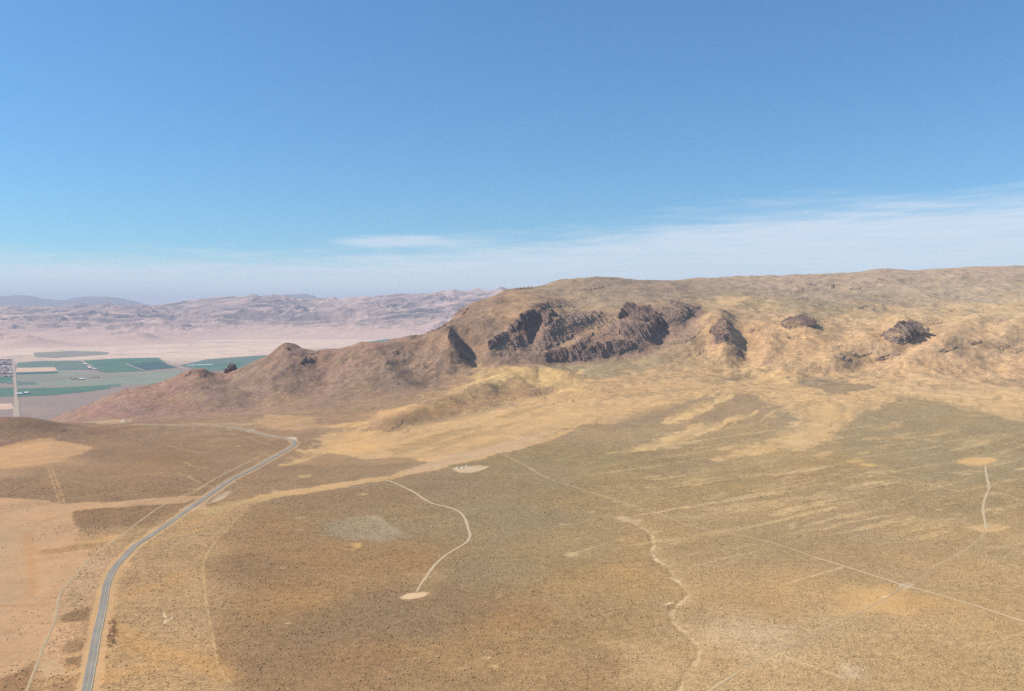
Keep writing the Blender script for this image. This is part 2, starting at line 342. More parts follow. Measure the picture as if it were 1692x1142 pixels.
hill_anch = [
 (160, 680, 3100, (160,130,116)), (250, 665, 3200, (164,132,114)), (300, 640, 3400, (168,134,114)), (400, 660, 3300, (156,132,112)), (400, 620, 3600, (150,128,106)), (500, 620, 3500, (162,132,114)), (480, 590, 3750, (166,136,114)), (600, 620, 3500, (164,134,114)), (560, 580, 3800, (162,134,110)),
 (640, 630, 3400, (150,130,108)), (700, 600, 3700, (160,134,110)), (700, 565, 3950, (158,134,106)), (770, 560, 4000, (162,136,108)), (760, 620, 3500, (164,138,110)), (560, 660, 3050, (158,132,108)),
 (830, 530, 4150, (182,148,112)), (830, 500, 4600, (184,150,114)), (880, 490, 4900, (180,148,114)), (960, 480, 5200, (168,146,118)), (940, 465, 5600, (170,146,118)), (840, 590, 3800, (166,140,118)), (1000, 560, 4000, (164,138,114)), (1080, 560, 4000, (164,138,114)), (1000, 500, 4700, (174,150,120)),
 (1100, 480, 5200, (172,150,122)), (1060, 470, 5800, (168,146,120)), (1250, 470, 6000, (182,158,130)), (1300, 490, 5300, (166,146,120)), (1450, 460, 6500, (182,158,130)), (1640, 455, 6800, (184,160,132)), (1550, 480, 5500, (184,162,132)), (1400, 500, 5000, (170,150,122)), (1310, 505, 4900, (164,144,112)),
 (1240, 500, 4900, (200,170,124)), (1200, 560, 3950, (198,164,120)), (1260, 560, 3950, (198,162,118)), (1400, 540, 4200, (200,168,124)), (1500, 520, 4400, (202,172,126)), (1640, 510, 4600, (206,176,130)), (1600, 560, 3900, (204,170,126)), (1500, 590, 3600, (206,170,126)), (1300, 590, 3650, (208,172,124)), (1660, 610, 3400, (208,172,128)), (2200, 560, 3900, (200,168,124)),
 (850, 612, 3550, (212,178,120)), (900, 640, 3100, (204,168,118)), (760, 650, 3000, (178,148,108)), (700, 690, 2680, (206,168,120)), (1000, 640, 3100, (208,172,122)), (1100, 620, 3350, (206,172,124)), (1250, 620, 3400, (212,176,122)), (1400, 640, 3000, (208,174,124)), (1550, 640, 3050, (208,174,126)), (1660, 650, 2950, (208,176,128)),
 (940, 604, 3660, (172,152,114)), (1040, 600, 3700, (170,150,114))]
AP = []; AC = []
for u, v, c in anch:
    p = W([(u, v)])[0]; AP.append((CU+K*p[0]/p[1], math.log(p[1])*900)); AC.append(c)
for u, v, y, c in hill_anch:
    k_ = np.array((.965, .94, .95)) if u < 800 and y > 3000 else np.array((.955, .955, .955))*(1.05 if u > 1150 else 1)
    AP.append((u, math.log(y)*900)); AC.append(tuple(np.array(c)*k_))
AP = np.array(AP); AC = np.array([lin(c) for c in AC])
print('anchors', len(AP))
# evaluate anchors on a coarse lattice, then interpolate (they are low frequency)
lu = np.linspace(-900, 2600, 260); ly = np.linspace(math.log(240)*900, math.log(12001)*900, 300)
LU, LY = np.meshgrid(lu, ly)
wsum = np.zeros(LU.shape); csum = np.zeros(LU.shape+(3,))
for (au, ay), ac in zip(AP, AC):
    d2 = ((LU-au)**2+(1.6*(LY-ay))**2)+400.0
    w = 1.0/d2**2; wsum += w; csum += w[..., None]*ac
LC = csum/wsum[..., None]
def base_col(x, y):
    u = CU+K*x/y; l = np.log(y)*900
    fi = np.clip((l-ly[0])/(ly[1]-ly[0]), 0, len(ly)-1.001); fj = np.clip((u-lu[0])/(lu[1]-lu[0]), 0, len(lu)-1.001)
    i = fi.astype(int); j = fj.astype(int); a = (fi-i)[..., None]; b = (fj-j)[..., None]
    return (LC[i, j]*(1-b)+LC[i, j+1]*b)*(1-a)+(LC[i+1, j]*(1-b)+LC[i+1, j+1]*b)*a
wx = (0.055*YY)*fbm(XX, YY, 300, 4, 51); wy = (0.10*YY)*fbm(XX, YY, 300, 4, 52)
COV = base_col(XX+wx, np.clip(YY+wy, 250, 11900))
SPK = np.ones(H.shape)*0.9          # how strongly shrubs speckle the cover
SPK *= 1-0.2*sst(YY, 2600, 3200)
DEN = np.ones(H.shape)              # shrub density
NE = fbm(XX, YY, 60, 4, 61); NF = fbm(XX, YY, 17, 3, 62); NS = fbm(XX*0.35+YY*0.12, YY, 70, 4, 63)
AL = XX*.54+YY*.84; AX = XX*.84-YY*.54
NB = fbm(AL/9.0, AX+.15*AL+20*NE, 26, 3, 65); NB2 = fbm(AL/7.0, AX+.1*AL+30*NE, 75, 4, 66)
NB3 = fbm((XX*.85+YY*.52)/11.0+12*NE, YY*.85-XX*.52+9*NE, 24, 3, 67); NB4 = fbm((XX*.85+YY*.52)/6.0, YY*.85-XX*.52+25*NE, 85, 4, 68)
def in_poly(X, Y, P):
    ins = np.zeros(X.shape, bool); n = len(P)
    for i in range(n):
        x0, y0 = P[i]; x1, y1 = P[(i+1) % n]
        if y0 == y1: continue
        c = ((y0 > Y) != (y1 > Y)) & (X < (x1-x0)*(Y-y0)/(y1-y0)+x0); ins ^= c
    return ins
def paint(mask_idx, a, col, spk, den):
    r0, r1, sel = mask_idx
    c = lin(col)
    C = COV[r0:r1]; S = SPK[r0:r1]; D = DEN[r0:r1]
    C[sel] = C[sel]*(1-a[:, None])+c*a[:, None]; S[sel] = S[sel]*(1-a)+spk*a; D[sel] = D[sel]*(1-a)+den*a
def region(P, pad):
    x0, y0 = P.min(0)-pad; x1, y1 = P.max(0)+pad
    r = np.where((Yr > y0) & (Yr < y1))[0]
    if len(r) == 0: return None
    r0, r1 = r[0], r[-1]+1; sel = (XX[r0:r1] > x0) & (XX[r0:r1] < x1)
    return r0, r1, sel
def poly(px, col, a=1.0, soft=6, rag=10, spk=0.35, den=0.05, streak=0.0):
    """a patch of other ground cover with ragged edge; soft, rag in metres"""
    P = W(px)[:, :2]; g = region(P, 3*soft+2*rag+5)
    if g is None: return
    r0, r1, sel = g; X, Y = XX[r0:r1][sel], YY[r0:r1][sel]
    d = seg_dist(X, Y, np.vstack([P, P[:1]])); d = np.where(in_poly(X, Y, P), d, -d)
    dz = sst(Y, 2050, 2400)*(X > -400)
    d = d+rag*(2.2*NE[r0:r1][sel]+1.1*NF[r0:r1][sel]+dz*(3.4*NB[r0:r1][sel]+2.0*NB2[r0:r1][sel]))
    al = sst(d, -soft, soft)*a
    if streak > 0: al = al*(1-streak*sst(NB2[r0:r1][sel]+.6*NB[r0:r1][sel], -0.1, 0.4))
    paint(g, al, col, spk, den)
def stroke(px, col, w, a=1.0, soft=1.5, rag=0.6, spk=0.2, den=0.0, broken=0.0):
    P = Wc(px) if len(px) > 2 else W(px)[:, :2]; g = region(P, w+3*soft+2*rag+4)
    if g is None: return
    r0, r1, sel = g; X, Y = XX[r0:r1][sel], YY[r0:r1][sel]
    if len(P) > 40: P = P[::3] if (len(P)-1) % 3 == 0 else np.vstack([P[::3], P[-1:]])
    d = w/2-seg_dist(X, Y, P)+rag*3*NF[r0:r1][sel]
    al = sst(d, -soft, soft)*a
    if broken > 0: al = al*(1-broken*sst(NE[r0:r1][sel], -0.1, 0.25))
    paint(g, al, col, spk, den)
GOLD = (214,178,122)
# --- the golden grass apron and its fingers
poly([(465,769),(520,737),(540,714),(600,706),(640,716),(690,700),(760,690),(850,672),(930,662),(1060,650),(1180,640),(1200,655),(1120,660),(1040,686),(980,702),(930,712),(850,738),(790,754),(700,764),(600,768),(520,768)], (206,172,124), 0.9, 14, 22, .35, .08, 0.35)
poly([(380,834),(430,818),(500,806),(560,798),(640,786),(690,776),(760,758),(850,735),(900,722),(960,702),(960,708),(900,730),(850,744),(790,760),(730,772),(680,784),(640,793),(560,806),(500,816),(430,828)], (200,166,120), 0.9, 5, 8, .3, .05)
poly([(650,784),(700,766),(760,748),(850,726),(900,716),(900,728),(850,742),(760,764),(690,783)], (196,168,134), 0.8, 6, 5, .25, .05)
poly([(530,748),(560,716),(620,706),(612,722),(640,735),(600,752),(560,760)], (214,174,120), 0.6, 12, 12, .3, .05)
poly([(420,695),(440,686),(520,690),(530,706),(490,712),(440,708)], (190,156,116), 0.8, 12, 16, .3, .1)
poly([(530,706),(560,700),(612,694),(608,700),(560,707)], (206,170,118), 0.8, 5, 5, .3, .1)
poly([(690,676),(740,664),(800,650),(850,640),(880,632),(930,640),(900,655),(840,664),(770,682),(700,696),(650,712),(640,706)], (160,130,97), 0.7, 10, 9, .8, .2)  # brown scrub, deepened to paint in the knoll's shaded front
poly([(700,690),(740,690),(800,676),(850,664),(860,668),(800,684),(730,698)], (174,150,116), 0.7, 8, 6, .5, .2)
poly([(760,640),(790,604),(850,598),(900,606),(960,612),(960,650),(900,640),(850,628),(800,636)], (218,184,124), 0.7, 18, 20, .3, .05, 0.3)
# golden country right of the fan
poly([(1000,750),(1040,742),(1120,712),(1180,690),(1260,668),(1290,676),(1270,690),(1220,700),(1180,712),(1130,730),(1050,748)], (216,184,132), 0.85, 9, 14, .4, .05, 0.5)
poly([(1070,702),(1100,690),(1150,674),(1200,655),(1230,650),(1200,668),(1150,690),(1110,702)], (216,184,132), 0.85, 8, 12, .4, .05, 0.4)
poly([(1250,640),(1310,660),(1380,668),(1440,660),(1420,690),(1380,720),(1340,744),(1290,742),(1240,752),(1180,760),(1250,735),(1300,715),(1310,690),(1280,668)], (212,180,130), 0.8, 14, 22, .4, .1, 0.5)
poly([(1450,636),(1540,640),(1700,640),(1700,700),(1650,690),(1600,672),(1540,660),(1500,650)], (212,180,132), 0.8, 16, 24, .35, .05, 0.3)
poly([(1540,680),(1600,684),(1620,696),(1570,690)], (200,170,118), 0.6, 8, 10, .4, .1)
# grey-brown sage islands in it
SAGE = (158,136,106)
poly([(1305,624),(1350,619),(1385,624),(1420,634),(1455,640),(1420,646),(1390,652),(1360,648),(1335,638)], SAGE, 0.95, 7, 10, .6, .8)
poly([(1145,690),(1180,674),(1220,651),(1250,653),(1276,668),(1240,684),(1200,692),(1170,702)], SAGE, 0.95, 5, 7, .7, .8)
poly([(1220,694),(1262,674),(1300,670),(1270,682),(1245,696),(1215,702)], SAGE, 0.95, 5, 7, .7, .8)
poly([(1000,708),(1050,694),(1110,672),(1185,650),(1195,652),(1150,668),(1110,684),(1075,700),(1040,710),(990,722)], SAGE, 0.9, 6, 8, .7, .8)
poly([(1000,742),(970,715),(1040,705),(1100,706),(1130,700),(1110,716),(1060,730)], (164,142,108), 0.9, 8, 10, .7, .8)
poly([(640,742),(700,722),(760,710),(790,706),(750,722),(700,740),(650,752)], (170,144,104), 0.75, 8, 12, .6, .4)
poly([(700,738),(760,720),(830,700),(870,694),(830,708),(770,728),(720,742)], (180,150,106), 0.7, 8, 10, .6, .4)
poly([(820,690),(860,676),(915,668),(880,680),(840,692)], (174,148,106), 0.8, 6, 8, .6, .5)
poly([(990,656),(1060,650),(1150,640),(1150,644),(1070,656)], (176,150,110), 0.7, 6, 8, .6, .5)
poly([(1160,630),(1230,622),(1240,628),(1180,636)], (170,146,108), 0.7, 6, 8, .6, .5)
poly([(1620,628),(1680,622),(1720,634),(1660,640)], (178,148,110), 0.8, 6, 8, .6, .5)
poly([(1540,636),(1570,634),(1572,642),(1545,644)], (180,150,112), 0.7, 6, 6, .6, .5)
poly([(1640,655),(1655,653),(1655,660),(1642,662)], (176,150,110), 0.7, 5, 5, .6, .5)
poly([(905,600),(960,604),(1040,598),(1080,592),(1090,600),(1000,606),(930,610)], (172,154,114), 0.9, 6, 6, .3, .2)
# big sage flat lower right with its crisp northern shore
poly([(1380,715),(1440,680),(1490,655),(1540,664),(1600,678),(1650,690),(1720,706),(1760,720),(1760,780),(1600,800),(1480,790),(1400,750)], (158,140,106), 0.85, 6, 12, .9, 1)
# streaks left of it
random.seed(4)
for u, v, w, c in [(1430,748,40,(200,172,120)),(1370,700,26,(196,166,118)),(1410,762,30,(206,174,112)),(1432,768,24,(214,180,112)),(1400,776,28,(206,174,118)),(1340,776,22,(194,164,118)),(1360,750,30,(196,168,120)),(1270,744,26,(200,170,118)),(1200,740,30,(200,172,126)),(1110,740,44,(204,176,136)),(1300,790,30,(192,166,126)),(1260,810,60,(184,158,112)),(1360,800,50,(192,166,122)),(1460,740,30,(190,160,112)),(1480,724,60,(186,158,112)),(1560,712,60,(176,152,112)),(1470,704,50,(180,154,112)),(1180,820,40,(186,160,114)),(1150,790,40,(176,152,108)),(1290,850,60,(186,162,120)),(1400,855,70,(182,156,116)),(1180,880,60,(182,156,112)),(1320,742,30,(204,174,122)),(1585,848,20,(190,168,128)),(1310,865,16,(192,172,136)),(1560,800,60,(176,150,110))]:
    t = random.uniform(-.02, .14)*w
    poly([(u-w/2, v+t), (u-w*.2, v-1.8), (u+w*.25, v-t-1.5), (u+w/2, v-t), (u+w*.2, v+1.8), (u-w*.2, v+t+1.5)], c, 0.75, 5, 6, .5, .2)
# --- left of the road
poly([(-80,790),(-80,735),(0,738),(40,728),(80,724),(135,735),(150,742),(120,752),(110,762),(60,768),(0,775)], (196,158,116), 0.9, 8, 12, .3, .05)
poly([(0,742),(60,732),(100,730),(60,745),(0,760)], (208,166,120), 0.6, 8, 8, .2, .05)
poly([(-80,820),(0,822),(60,826),(105,832),(200,828),(300,820),(345,818),(310,830),(230,836),(150,842),(118,846),(125,870),(132,900),(140,915),(128,940),(112,965),(98,985),(92,1015),(80,1050),(66,1082),(40,1105),(0,1122),(-80,1130)], (194,159,122), 0.95, 5, 7, .35, .02, 0.3)
poly([(-60,860),(40,870),(50,900),(40,940),(46,985),(0,1000),(-60,1000)], (186,158,124), 0.7, 20, 20, .2, .05)
poly([(60,930),(120,905),(135,925),(100,960),(80,985),(55,980)], (196,162,124), 0.6, 14, 12, .2, .05)
poly([(120,895),(160,890),(200,882),(205,886),(180,895),(140,903),(118,904)], (196,160,114), 0.9, 4, 5, .3, .05)
poly([(60,908),(100,905),(130,898),(175,896),(150,905),(110,912),(70,915)], (168,136,98), 0.85, 5, 6, .5, .3)
stroke([(43,880),(50,910),(54,950),(52,985)], (190,146,102), 12, 0.6, 6, 2, .2)
stroke([(50,890),(62,868),(90,856)], (186,146,106), 8, 0.5, 5, 2, .2)
stroke([(0,1002),(50,1000),(95,998)], (180,138,98), 8, 0.6, 5, 2, .3)
stroke([(0,1043),(40,1046),(80,1044)], (184,146,106), 7, 0.5, 4, 2, .3)
poly([(92,1008),(140,1000),(148,985),(120,975),(105,985)], (170,146,112), 0.6, 6, 7, .8, .5)
poly([(95,1018),(150,1003),(148,1022),(110,1028)], (140,114,84), 0.9, 4, 6, .7, .9)
poly([(105,1065),(138,1052),(136,1078),(112,1082)], (148,120,90), 0.8, 4, 5, .8, .9)
poly([(105,1088),(133,1085),(130,1100),(110,1100)], (142,114,86), 0.9, 3, 4, .8, .9)
poly([(0,1122),(50,1100),(60,1090),(58,1142),(48,1170),(0,1170)], (152,120,88), 0.9, 4, 5, .8, .9)
poly([(90,1130),(125,1118),(128,1142),(110,1170),(85,1170)], (156,124,92), 0.9, 4, 5, .8, .9)
poly([(62,1095),(95,1088),(108,1100),(106,1112),(128,1108),(126,1114),(90,1118),(64,1125)], (198,168,130), 0.85, 4, 4, .25, .05)
stroke([(108,1081),(125,1079),(136,1077)], (200,160,108), 4, 0.9, 2, 1, .2)
for p in ([(275,736),(300,742),(330,748),(345,747)], [(305,763),(318,770),(345,774)], [(325,776),(345,772)], [(350,702),(372,706),(380,711)], [(375,716),(400,720),(430,730),(448,735)], [(386,738),(405,736)], [(262,782),(300,783),(315,790),(330,798)], [(300,810),(330,806),(350,803)]):
    stroke(p, (196,164,118), 5, 0.7, 3, 2, .3, 0, .4)
# double track / fence line on the left
stroke([(78,768),(84,790),(92,812),(100,838),(108,858)], (186,154,114), 3.2, 0.8, 1.5, 1.2, .3, 0, .3)
stroke([(84,768),(92,792),(102,820),(110,846),(120,870),(130,898),(137,922)], (188,156,116), 3.5, 0.7, 1.5, 1.2, .3, 0, .3)
stroke([(140,760),(150,842)], (158,130,100), 3, 0.0)
# --- strip between the road and the brown field
poly([(190,945),(215,920),(250,892),(300,860),(330,842),(370,832),(415,832),(410,845),(388,862),(360,890),(340,917),(335,942),(337,975),(340,996),(350,1046),(357,1091),(370,1120),(397,1142),(420,1180),(150,1180),(165,1080),(178,990)], (178,148,108), 0.85, 3, 3, 1.1, .45)
poly([(330,842),(370,830),(430,822),(470,818),(415,834),(370,845),(340,855)], (184,158,112), 0.7, 8, 8, .6, .2)
for p, w in (([(215,985),(240,972),(262,968)], 14), ([(290,880),(320,862),(370,850)], 12), ([(195,1040),(260,1078),(330,1090),(370,1120)], 26), ([(180,1120),(260,1100)], 20), ([(250,900),(300,882),(350,870)], 10), ([(340,942),(300,945),(285,960)], 8)):
    stroke(p, (196,154,100), w, 0.55, 8, 4, .8, .3, .3)
poly([(200,960),(230,945),(240,960),(205,975)], (158,124,98), 0.5, 5, 6, 1, .8)
stroke([(268,905),(268,960),(266,1010)], (156,130,98), 3, 0.4, 2, 1, .8)
stroke([(387,862),(360,890),(340,917),(335,942),(340,996),(350,1046),(357,1091),(370,1120),(397,1142),(420,1165)], (198,168,120), 2.6, 0.7, 1.5, 1, .4, 0, .2)
stroke([(269,1012),(272,1022),(270,1030)], (214,188,152), 2.2, 0.9, 1.2, .7, .1)
stroke([(272,1028),(282,1022),(287,1018)], (216,190,156), 3, 0.8, 1.4, 1, .1)
stroke([(196,1106),(204,1106)], (214,188,150), 1.6, 0.8, 1, .3, .1)
# thicket beside the road
poly([(182,1022),(192,1025),(196,1045),(190,1060),(180,1065),(178,1050)], (140,104,74), 0.8, 3, 3, .8, 1)
# orange verges of the road
ROADPX = [(112,1290),(122,1240),(131,1195),(138,1165),(143,1142),(154,1083),(161,1044),(169,1009),(174,979),(179,959),(189,939),(206,920),(223,902),(248,886),(280,864),(308,844),(330,829),(355,811),(387,790),(410,779),(432,767),(462,750),(482,739),(487,732),(479,726),(450,721),(425,715),(400,709),(381,706),(341,703),(301,702.5),(256,701.5),(225,701)]
stroke([(98,1290),(117,1200),(133,1142),(144,1083),(151,1040),(160,1000),(170,955),(190,925),(222,897),(262,869)], (200,160,114), 9, 0.9, 1.8, 1.6, .3)
stroke([(128,1290),(150,1185),(158,1142),(168,1083),(176,1040),(184,1000),(186,979),(193,955),(212,930)], (196,156,112), 8, 0.8, 2, 1.6, .4)
stroke(ROADPX[:17], (200,168,126), 20, 0.75, 2, 1, .3)
stroke(ROADPX[15:], (184,158,124), 24, 0.9, 3, 1.5, .3)
stroke([(170,978),(156,1040),(150,1060)], (206,164,112), 9, 0.5, 4, 3, .3)
poly([(300,842),(316,836),(345,828),(340,838),(320,846)], (196,170,136), 0.7, 4, 4, .3)
poly([(343,832),(360,819),(376,811),(384,812),(372,822),(355,830)], (184,164,140), 0.8, 3, 2, .2)
stroke([(352,829),(365,823),(372,820)], (224,210,180), 1.8, .9, 1, .4, .1)
poly([(466,722),(488,722),(492,728),(478,726)], (222,206,178), 0.95, 3, 2, .2)
poly([(405,711),(420,710),(420,714),(408,714)], (206,188,156), 0.8, 3, 2, .2)
poly([(256,700),(300,699),(380,699),(430,700),(400,705),(340,701)], (186,156,124), 0.7, 5, 6, .3)
poly([(130,698),(170,695),(215,692),(215,698),(160,701)], (184,160,126), 0.8, 5, 6, .3)
# --- brown field in the middle: olive-grey oval, orange drift, dark drift
poly([(530,870),(560,858),(600,851),(630,857),(655,875),(682,888),(640,893),(600,894),(560,892),(540,884)], (162,146,118), 0.7, 9, 14, .9, .7)
poly([(604,853),(622,852),(672,884),(655,884)], (172,158,130), 0.6, 6, 4, .5, .4)
stroke([(485,905),(510,896),(550,892),(620,893),(680,890)], (160,138,112), 3.5, 0.7, 2, 1.5, .5, .2)
poly([(578,898),(598,896),(600,903),(585,908)], (210,172,110), 0.8, 4, 3, .4)
poly([(380,1010),(470,975),(560,960),(680,940),(720,950),(640,975),(560,995),(440,1020)], (172,140,98), 0.4, 26, 18, 1, .8)
poly([(400,1030),(520,1010),(600,985),(660,970),(800,990),(810,1030),(700,1060),(560,1070),(440,1080)], (144,120,92), 0.6, 22, 18, 1, 1.1)
poly([(700,985),(760,960),(830,990),(820,1020),(740,1020)], (140,118,92), 0.5, 16, 12, 1, 1)
poly([(830,1030),(900,1040),(960,1080),(900,1120),(820,1100)], (172,140,98), 0.4, 30, 20, 1, .8)
poly([(1050,880),(1075,900),(1090,940),(1060,985),(1010,950),(1020,900)], (180,146,98), 0.5, 20, 14, .9, .5)
poly([(460,850),(560,815),(640,800),(700,815),(640,835),(520,860)], (148,124,94), 0.5, 16, 14, 1, 1)
poly([(540,748),(600,758),(680,756),(700,764),(640,775),(560,770),(500,775),(470,800),(440,800),(480,770)], (152,126,98), 0.75, 6, 8, .7, .8)
poly([(492,786),(515,783),(516,787),(495,790)], (198,168,118), 0.7, 3, 3, .3)
# pads and bare spots
poly([(747,774),(762,771),(790,769),(808,771),(795,777),(780,781),(758,781)], (208,184,152), 0.95, 2.5, 2, .1)
poly([(660,987),(672,981),(700,978),(710,980),(700,986),(680,990),(664,990)], (214,188,152), 0.95, 2, 1.2, .1)
poly([(1360,985),(1400,972),(1450,966),(1495,968),(1540,982),(1560,995),(1520,1010),(1490,1022),(1450,1015),(1410,1020),(1380,1000)], (200,164,114), 0.75, 16, 16, .5, .3)
poly([(1400,990),(1450,978),(1500,985),(1520,1000),(1470,1012),(1420,1006)], (208,172,120), 0.6, 14, 10, .2, .05)
poly([(1580,762),(1600,756),(1640,755),(1645,762),(1620,770),(1600,770)], (214,176,118), 0.85, 6, 5, .25, .05)
poly([(1600,872),(1630,864),(1665,870),(1650,878),(1625,880)], (200,172,128), 0.75, 6, 5, .3, .1)
poly([(1482,966),(1500,962),(1512,966),(1498,974),(1488,972)], (200,178,144), 0.9, 2, 1, .1)
poly([(1455,985),(1470,983),(1466,988),(1457,989)], (224,190,136), 0.9, 2, 1, .1)
poly([(1130,1050),(1200,1030),(1280,1040),(1330,1070),(1260,1080),(1200,1100),(1140,1100)], (198,172,134), 0.4, 26, 24, .9, .4, 0.3)
poly([(1380,1100),(1420,1095),(1440,1110),(1400,1125)], (204,182,150), 0.6, 8, 8, .8, .4)
poly([(1000,1050),(1060,1060),(1120,1080),(1100,1130),(1040,1120)], (196,166,122), 0.5, 16, 12, .9, .4)
poly([(930,916),(945,912),(955,916),(942,922)], (190,170,132), 0.8, 3, 2, .3)
for q in ([(1015,856),(1030,853),(1040,860),(1030,864)], [(1040,860),(1058,858),(1060,864),(1048,866)], [(920,864),(950,866),(948,869),(925,868)]):
    poly(q, (206,184,146), 0.6, 5, 6, .3)
for q in range(60):
    u = random.uniform(420, 1680); v = random.uniform(800, 1130); w = random.uniform(2, 9)
    poly([(u-w, v), (u, v-w*.22), (u+w, v), (u, v+w*.22)], (196,172,132), random.uniform(.3, .8), 2, 2, .4, .1)
# faint tracks (painted, worn grass)
FT = (214,188,144)
for p, w, a in (([(820,745),(870,770),(900,788),(960,808),(1010,824)], 3, .6), ([(1390,938),(1340,952),(1300,965)], 3, .8), ([(1641,755),(1692,736),(1730,724)], 4, .5), ([(1635,814),(1660,817),(1700,830)], 3.5, .6),
                ([(1440,778),(1462,784),(1480,790),(1523,798),(1560,807),(1595,814)], 4, .7), ([(1379,784),(1406,788),(1427,783),(1438,778)], 3.5, .7), ([(972,907),(1034,887),(1060,880)], 2.5, .6), ([(940,916),(972,907)], 2.5, .8),
                ([(1138,938),(1200,922),(1240,914)], 3, .5), ([(1540,937),(1580,918),(1612,895),(1630,876)], 3, .6), ([(1470,985),(1440,1004),(1410,1018)], 3, .4), ([(1590,1068),(1640,1060),(1700,1042)], 3, .5),
                ([(1285,1078),(1240,1100),(1190,1128),(1160,1150)], 3, .8), ([(1272,1074),(1310,1090),(1350,1104),(1390,1120)], 3, .7), ([(1500,862),(1570,858),(1600,866)], 3, .4), ([(1470,850),(1500,862)], 3, .3),
                ([(352,793),(338,802),(318,815),(290,824)], 3, .7), ([(440,748),(400,768),(352,793)], 3, .5), ([(1240,812),(1320,794),(1379,784)], 4, .5), ([(1240,760),(1300,752),(1340,757)], 4, .4),
                ([(1095,714),(1128,722)], 3, .6), ([(1150,690),(1175,702)], 3, .5), ([(1200,668),(1240,676)], 3, .5), ([(1440,690),(1475,698),(1520,690),(1560,686)], 4, .6), ([(1476,698),(1484,702),(1480,708)], 4, .5)):
    stroke(p, FT, w+.4, min(1, a*.9), 1.6, .8, .3, 0, .25)
# dry wash: pale bed, darker cut bank on its left
WASH = [(1000,825),(1022,856),(1045,865),(1070,880),(1079,900),(1074,914),(1086,929),(1105,937),(1113,955),(1126,970),(1137,983),(1122,998),(1106,1013),(1112,1032),(1136,1050),(1155,1072),(1151,1090),(1132,1112),(1120,1142),(1105,1180)]
stroke([(u-4, v) for u, v in WASH[2:]], (146,114,76), 3, 0.6, 1.6, 1.4, .5, 0, .6)
stroke([(u+2, v) for u, v in WASH[1:]], (216,192,150), 3.4, 0.85, 1.5, 1.6, .2, .05, .5)
stroke([(u+10, v) for u, v in WASH[1:]], (198,170,126), 14, 0.4, 6, 4, .5, .2, .4)
for a, b in (((1080,918),(1086,929)), ((1093,933),(1108,944)), ((1098,1000),(1110,996)), ((1128,1046),(1139,1050)), ((1108,955),(1120,962))):
    stroke([a, b], (222,196,156), 2.6, 0.8, 1.4, 1.2, .1)
def cpoly(px, yq, col, a, soft, rag):
    P = np.array([((u-CU)/K*yq, yq, v) for u, v in px]); VT_ = HV+(ZC-H)*K/YY
    r = (Yr > 3300) & (Yr < 5200); u_ = UU[r]; v_ = VT_[r]; pa = np.array(px, float)
    m_ = (u_ > pa[:, 0].min()-8) & (u_ < pa[:, 0].max()+8)
    d = seg_dist(u_[m_], v_[m_], np.vstack([pa, pa[:1]])); d = np.where(in_poly(u_[m_], v_[m_], pa), d, -d)+rag*(NE[r][m_]*2+NF[r][m_])
    al = (sst(d, -soft, soft)*a)[:, None]; C = COV[r]; C[m_] = C[m_]*(1-al)+lin(col)*al; COV[r] = C
cpoly([(800,604),(806,575),(850,540),(880,508),(960,512),(1020,518),(1080,508),(1160,502),(1160,525),(1110,560),(1060,590),(960,602),(880,606)], 4100, (150,122,104), .9, 4, 3)
cpoly([(900,582),(945,550),(1000,530),(1015,521),(1026,528),(1000,546),(960,564),(912,584)], 4100, (182,152,116), .85, 3, 3)
cpoly([(905,517),(950,508),(1020,512),(1010,522),(950,516),(915,522)], 4200, (182,154,118), .85, 3, 3)
cpoly([(812,580),(835,563),(856,548),(852,556),(835,572),(816,586)], 4050, (178,148,114), .85, 2, 2)
cpoly([(1000,572),(1040,556),(1080,556),(1040,566),(1005,580)], 4100, (176,146,116), .8, 3, 3)
cpoly([(1170,572),(1185,525),(1205,530),(1215,570)], 4000, (165,130,108), .5, 3, 2)
cpoly([(700,550),(760,505),(835,482),(830,500),(770,530),(720,552)], 4300, (150,122,106), .55, 3, 3)
cpoly([(1290,505),(1400,500),(1420,515),(1340,528),(1290,520)], 4600, (166,146,112), .6, 3, 3)
cpoly([(1260,470),(1380,466),(1380,482),(1300,490),(1240,482)], 5500, (150,132,118), .6, 3, 3)
# sides of the hills: darker rubble and rills on the steep parts
gy, gx = np.gradient(H); slope = np.hypot(gx/np.gradient(XX, axis=1), gy/np.gradient(YY, axis=0))
rub = sst(slope, 0.38, 0.75)*sst(YY, 2800, 3200)
rub = rub*sst(fbm(XX, YY, 45, 4, 71), -0.25, 0.3)*0.4
rubc = lin((134, 108, 94)); COV = COV*(1-rub[..., None])+rubc*rub[..., None]
mot = fbm(XX+.4*YY, YY*.8, 34, 3, 81)
farm = sst(YY, 1700, 2600)*(1-sst(YY, 3400, 4000))
til = 1+0.12*fbm(XX, YY, 220, 5, 73)+0.08*NE+farm*(0.16*mot+.08*NF)
sg = lin((166, 142, 106)); am = farm*(1-.8*sst(UU, 600, 640)*(1-sst(UU, 960, 1010)))*np.maximum(sst(fbm(XX*.8+YY*.5, YY*.9, 95, 4, 83), .02, .42)*.45, sst(NB, .02, .4)*.5)
COV = COV*(1-am[..., None])+sg*am[..., None]
pst = sst(YY, 1000, 1500)*(1-sst(YY, 2100, 2500))*sst(UU, 900, 1100)*np.maximum(sst(NB3+.25*NF, .10, .38)*.7, sst(NB4, .12, .42)*.4)*(.4+.6*sst(fbm(XX, YY, 260, 3, 69), -.25, .2))
COV = COV*(1-pst[..., None])+lin((208, 182, 136))*pst[..., None]
COV = COV*til[..., None]
tint = 0.06*fbm(XX, YY, 140, 4, 75)
COV[..., 0] *= 1+tint; COV[..., 2] *= 1-1.5*tint
fcol = hillm*(1-sst(np.where(UU > 900, FOLD, LF), .42, .62))*sst(slope0, .08, .25)
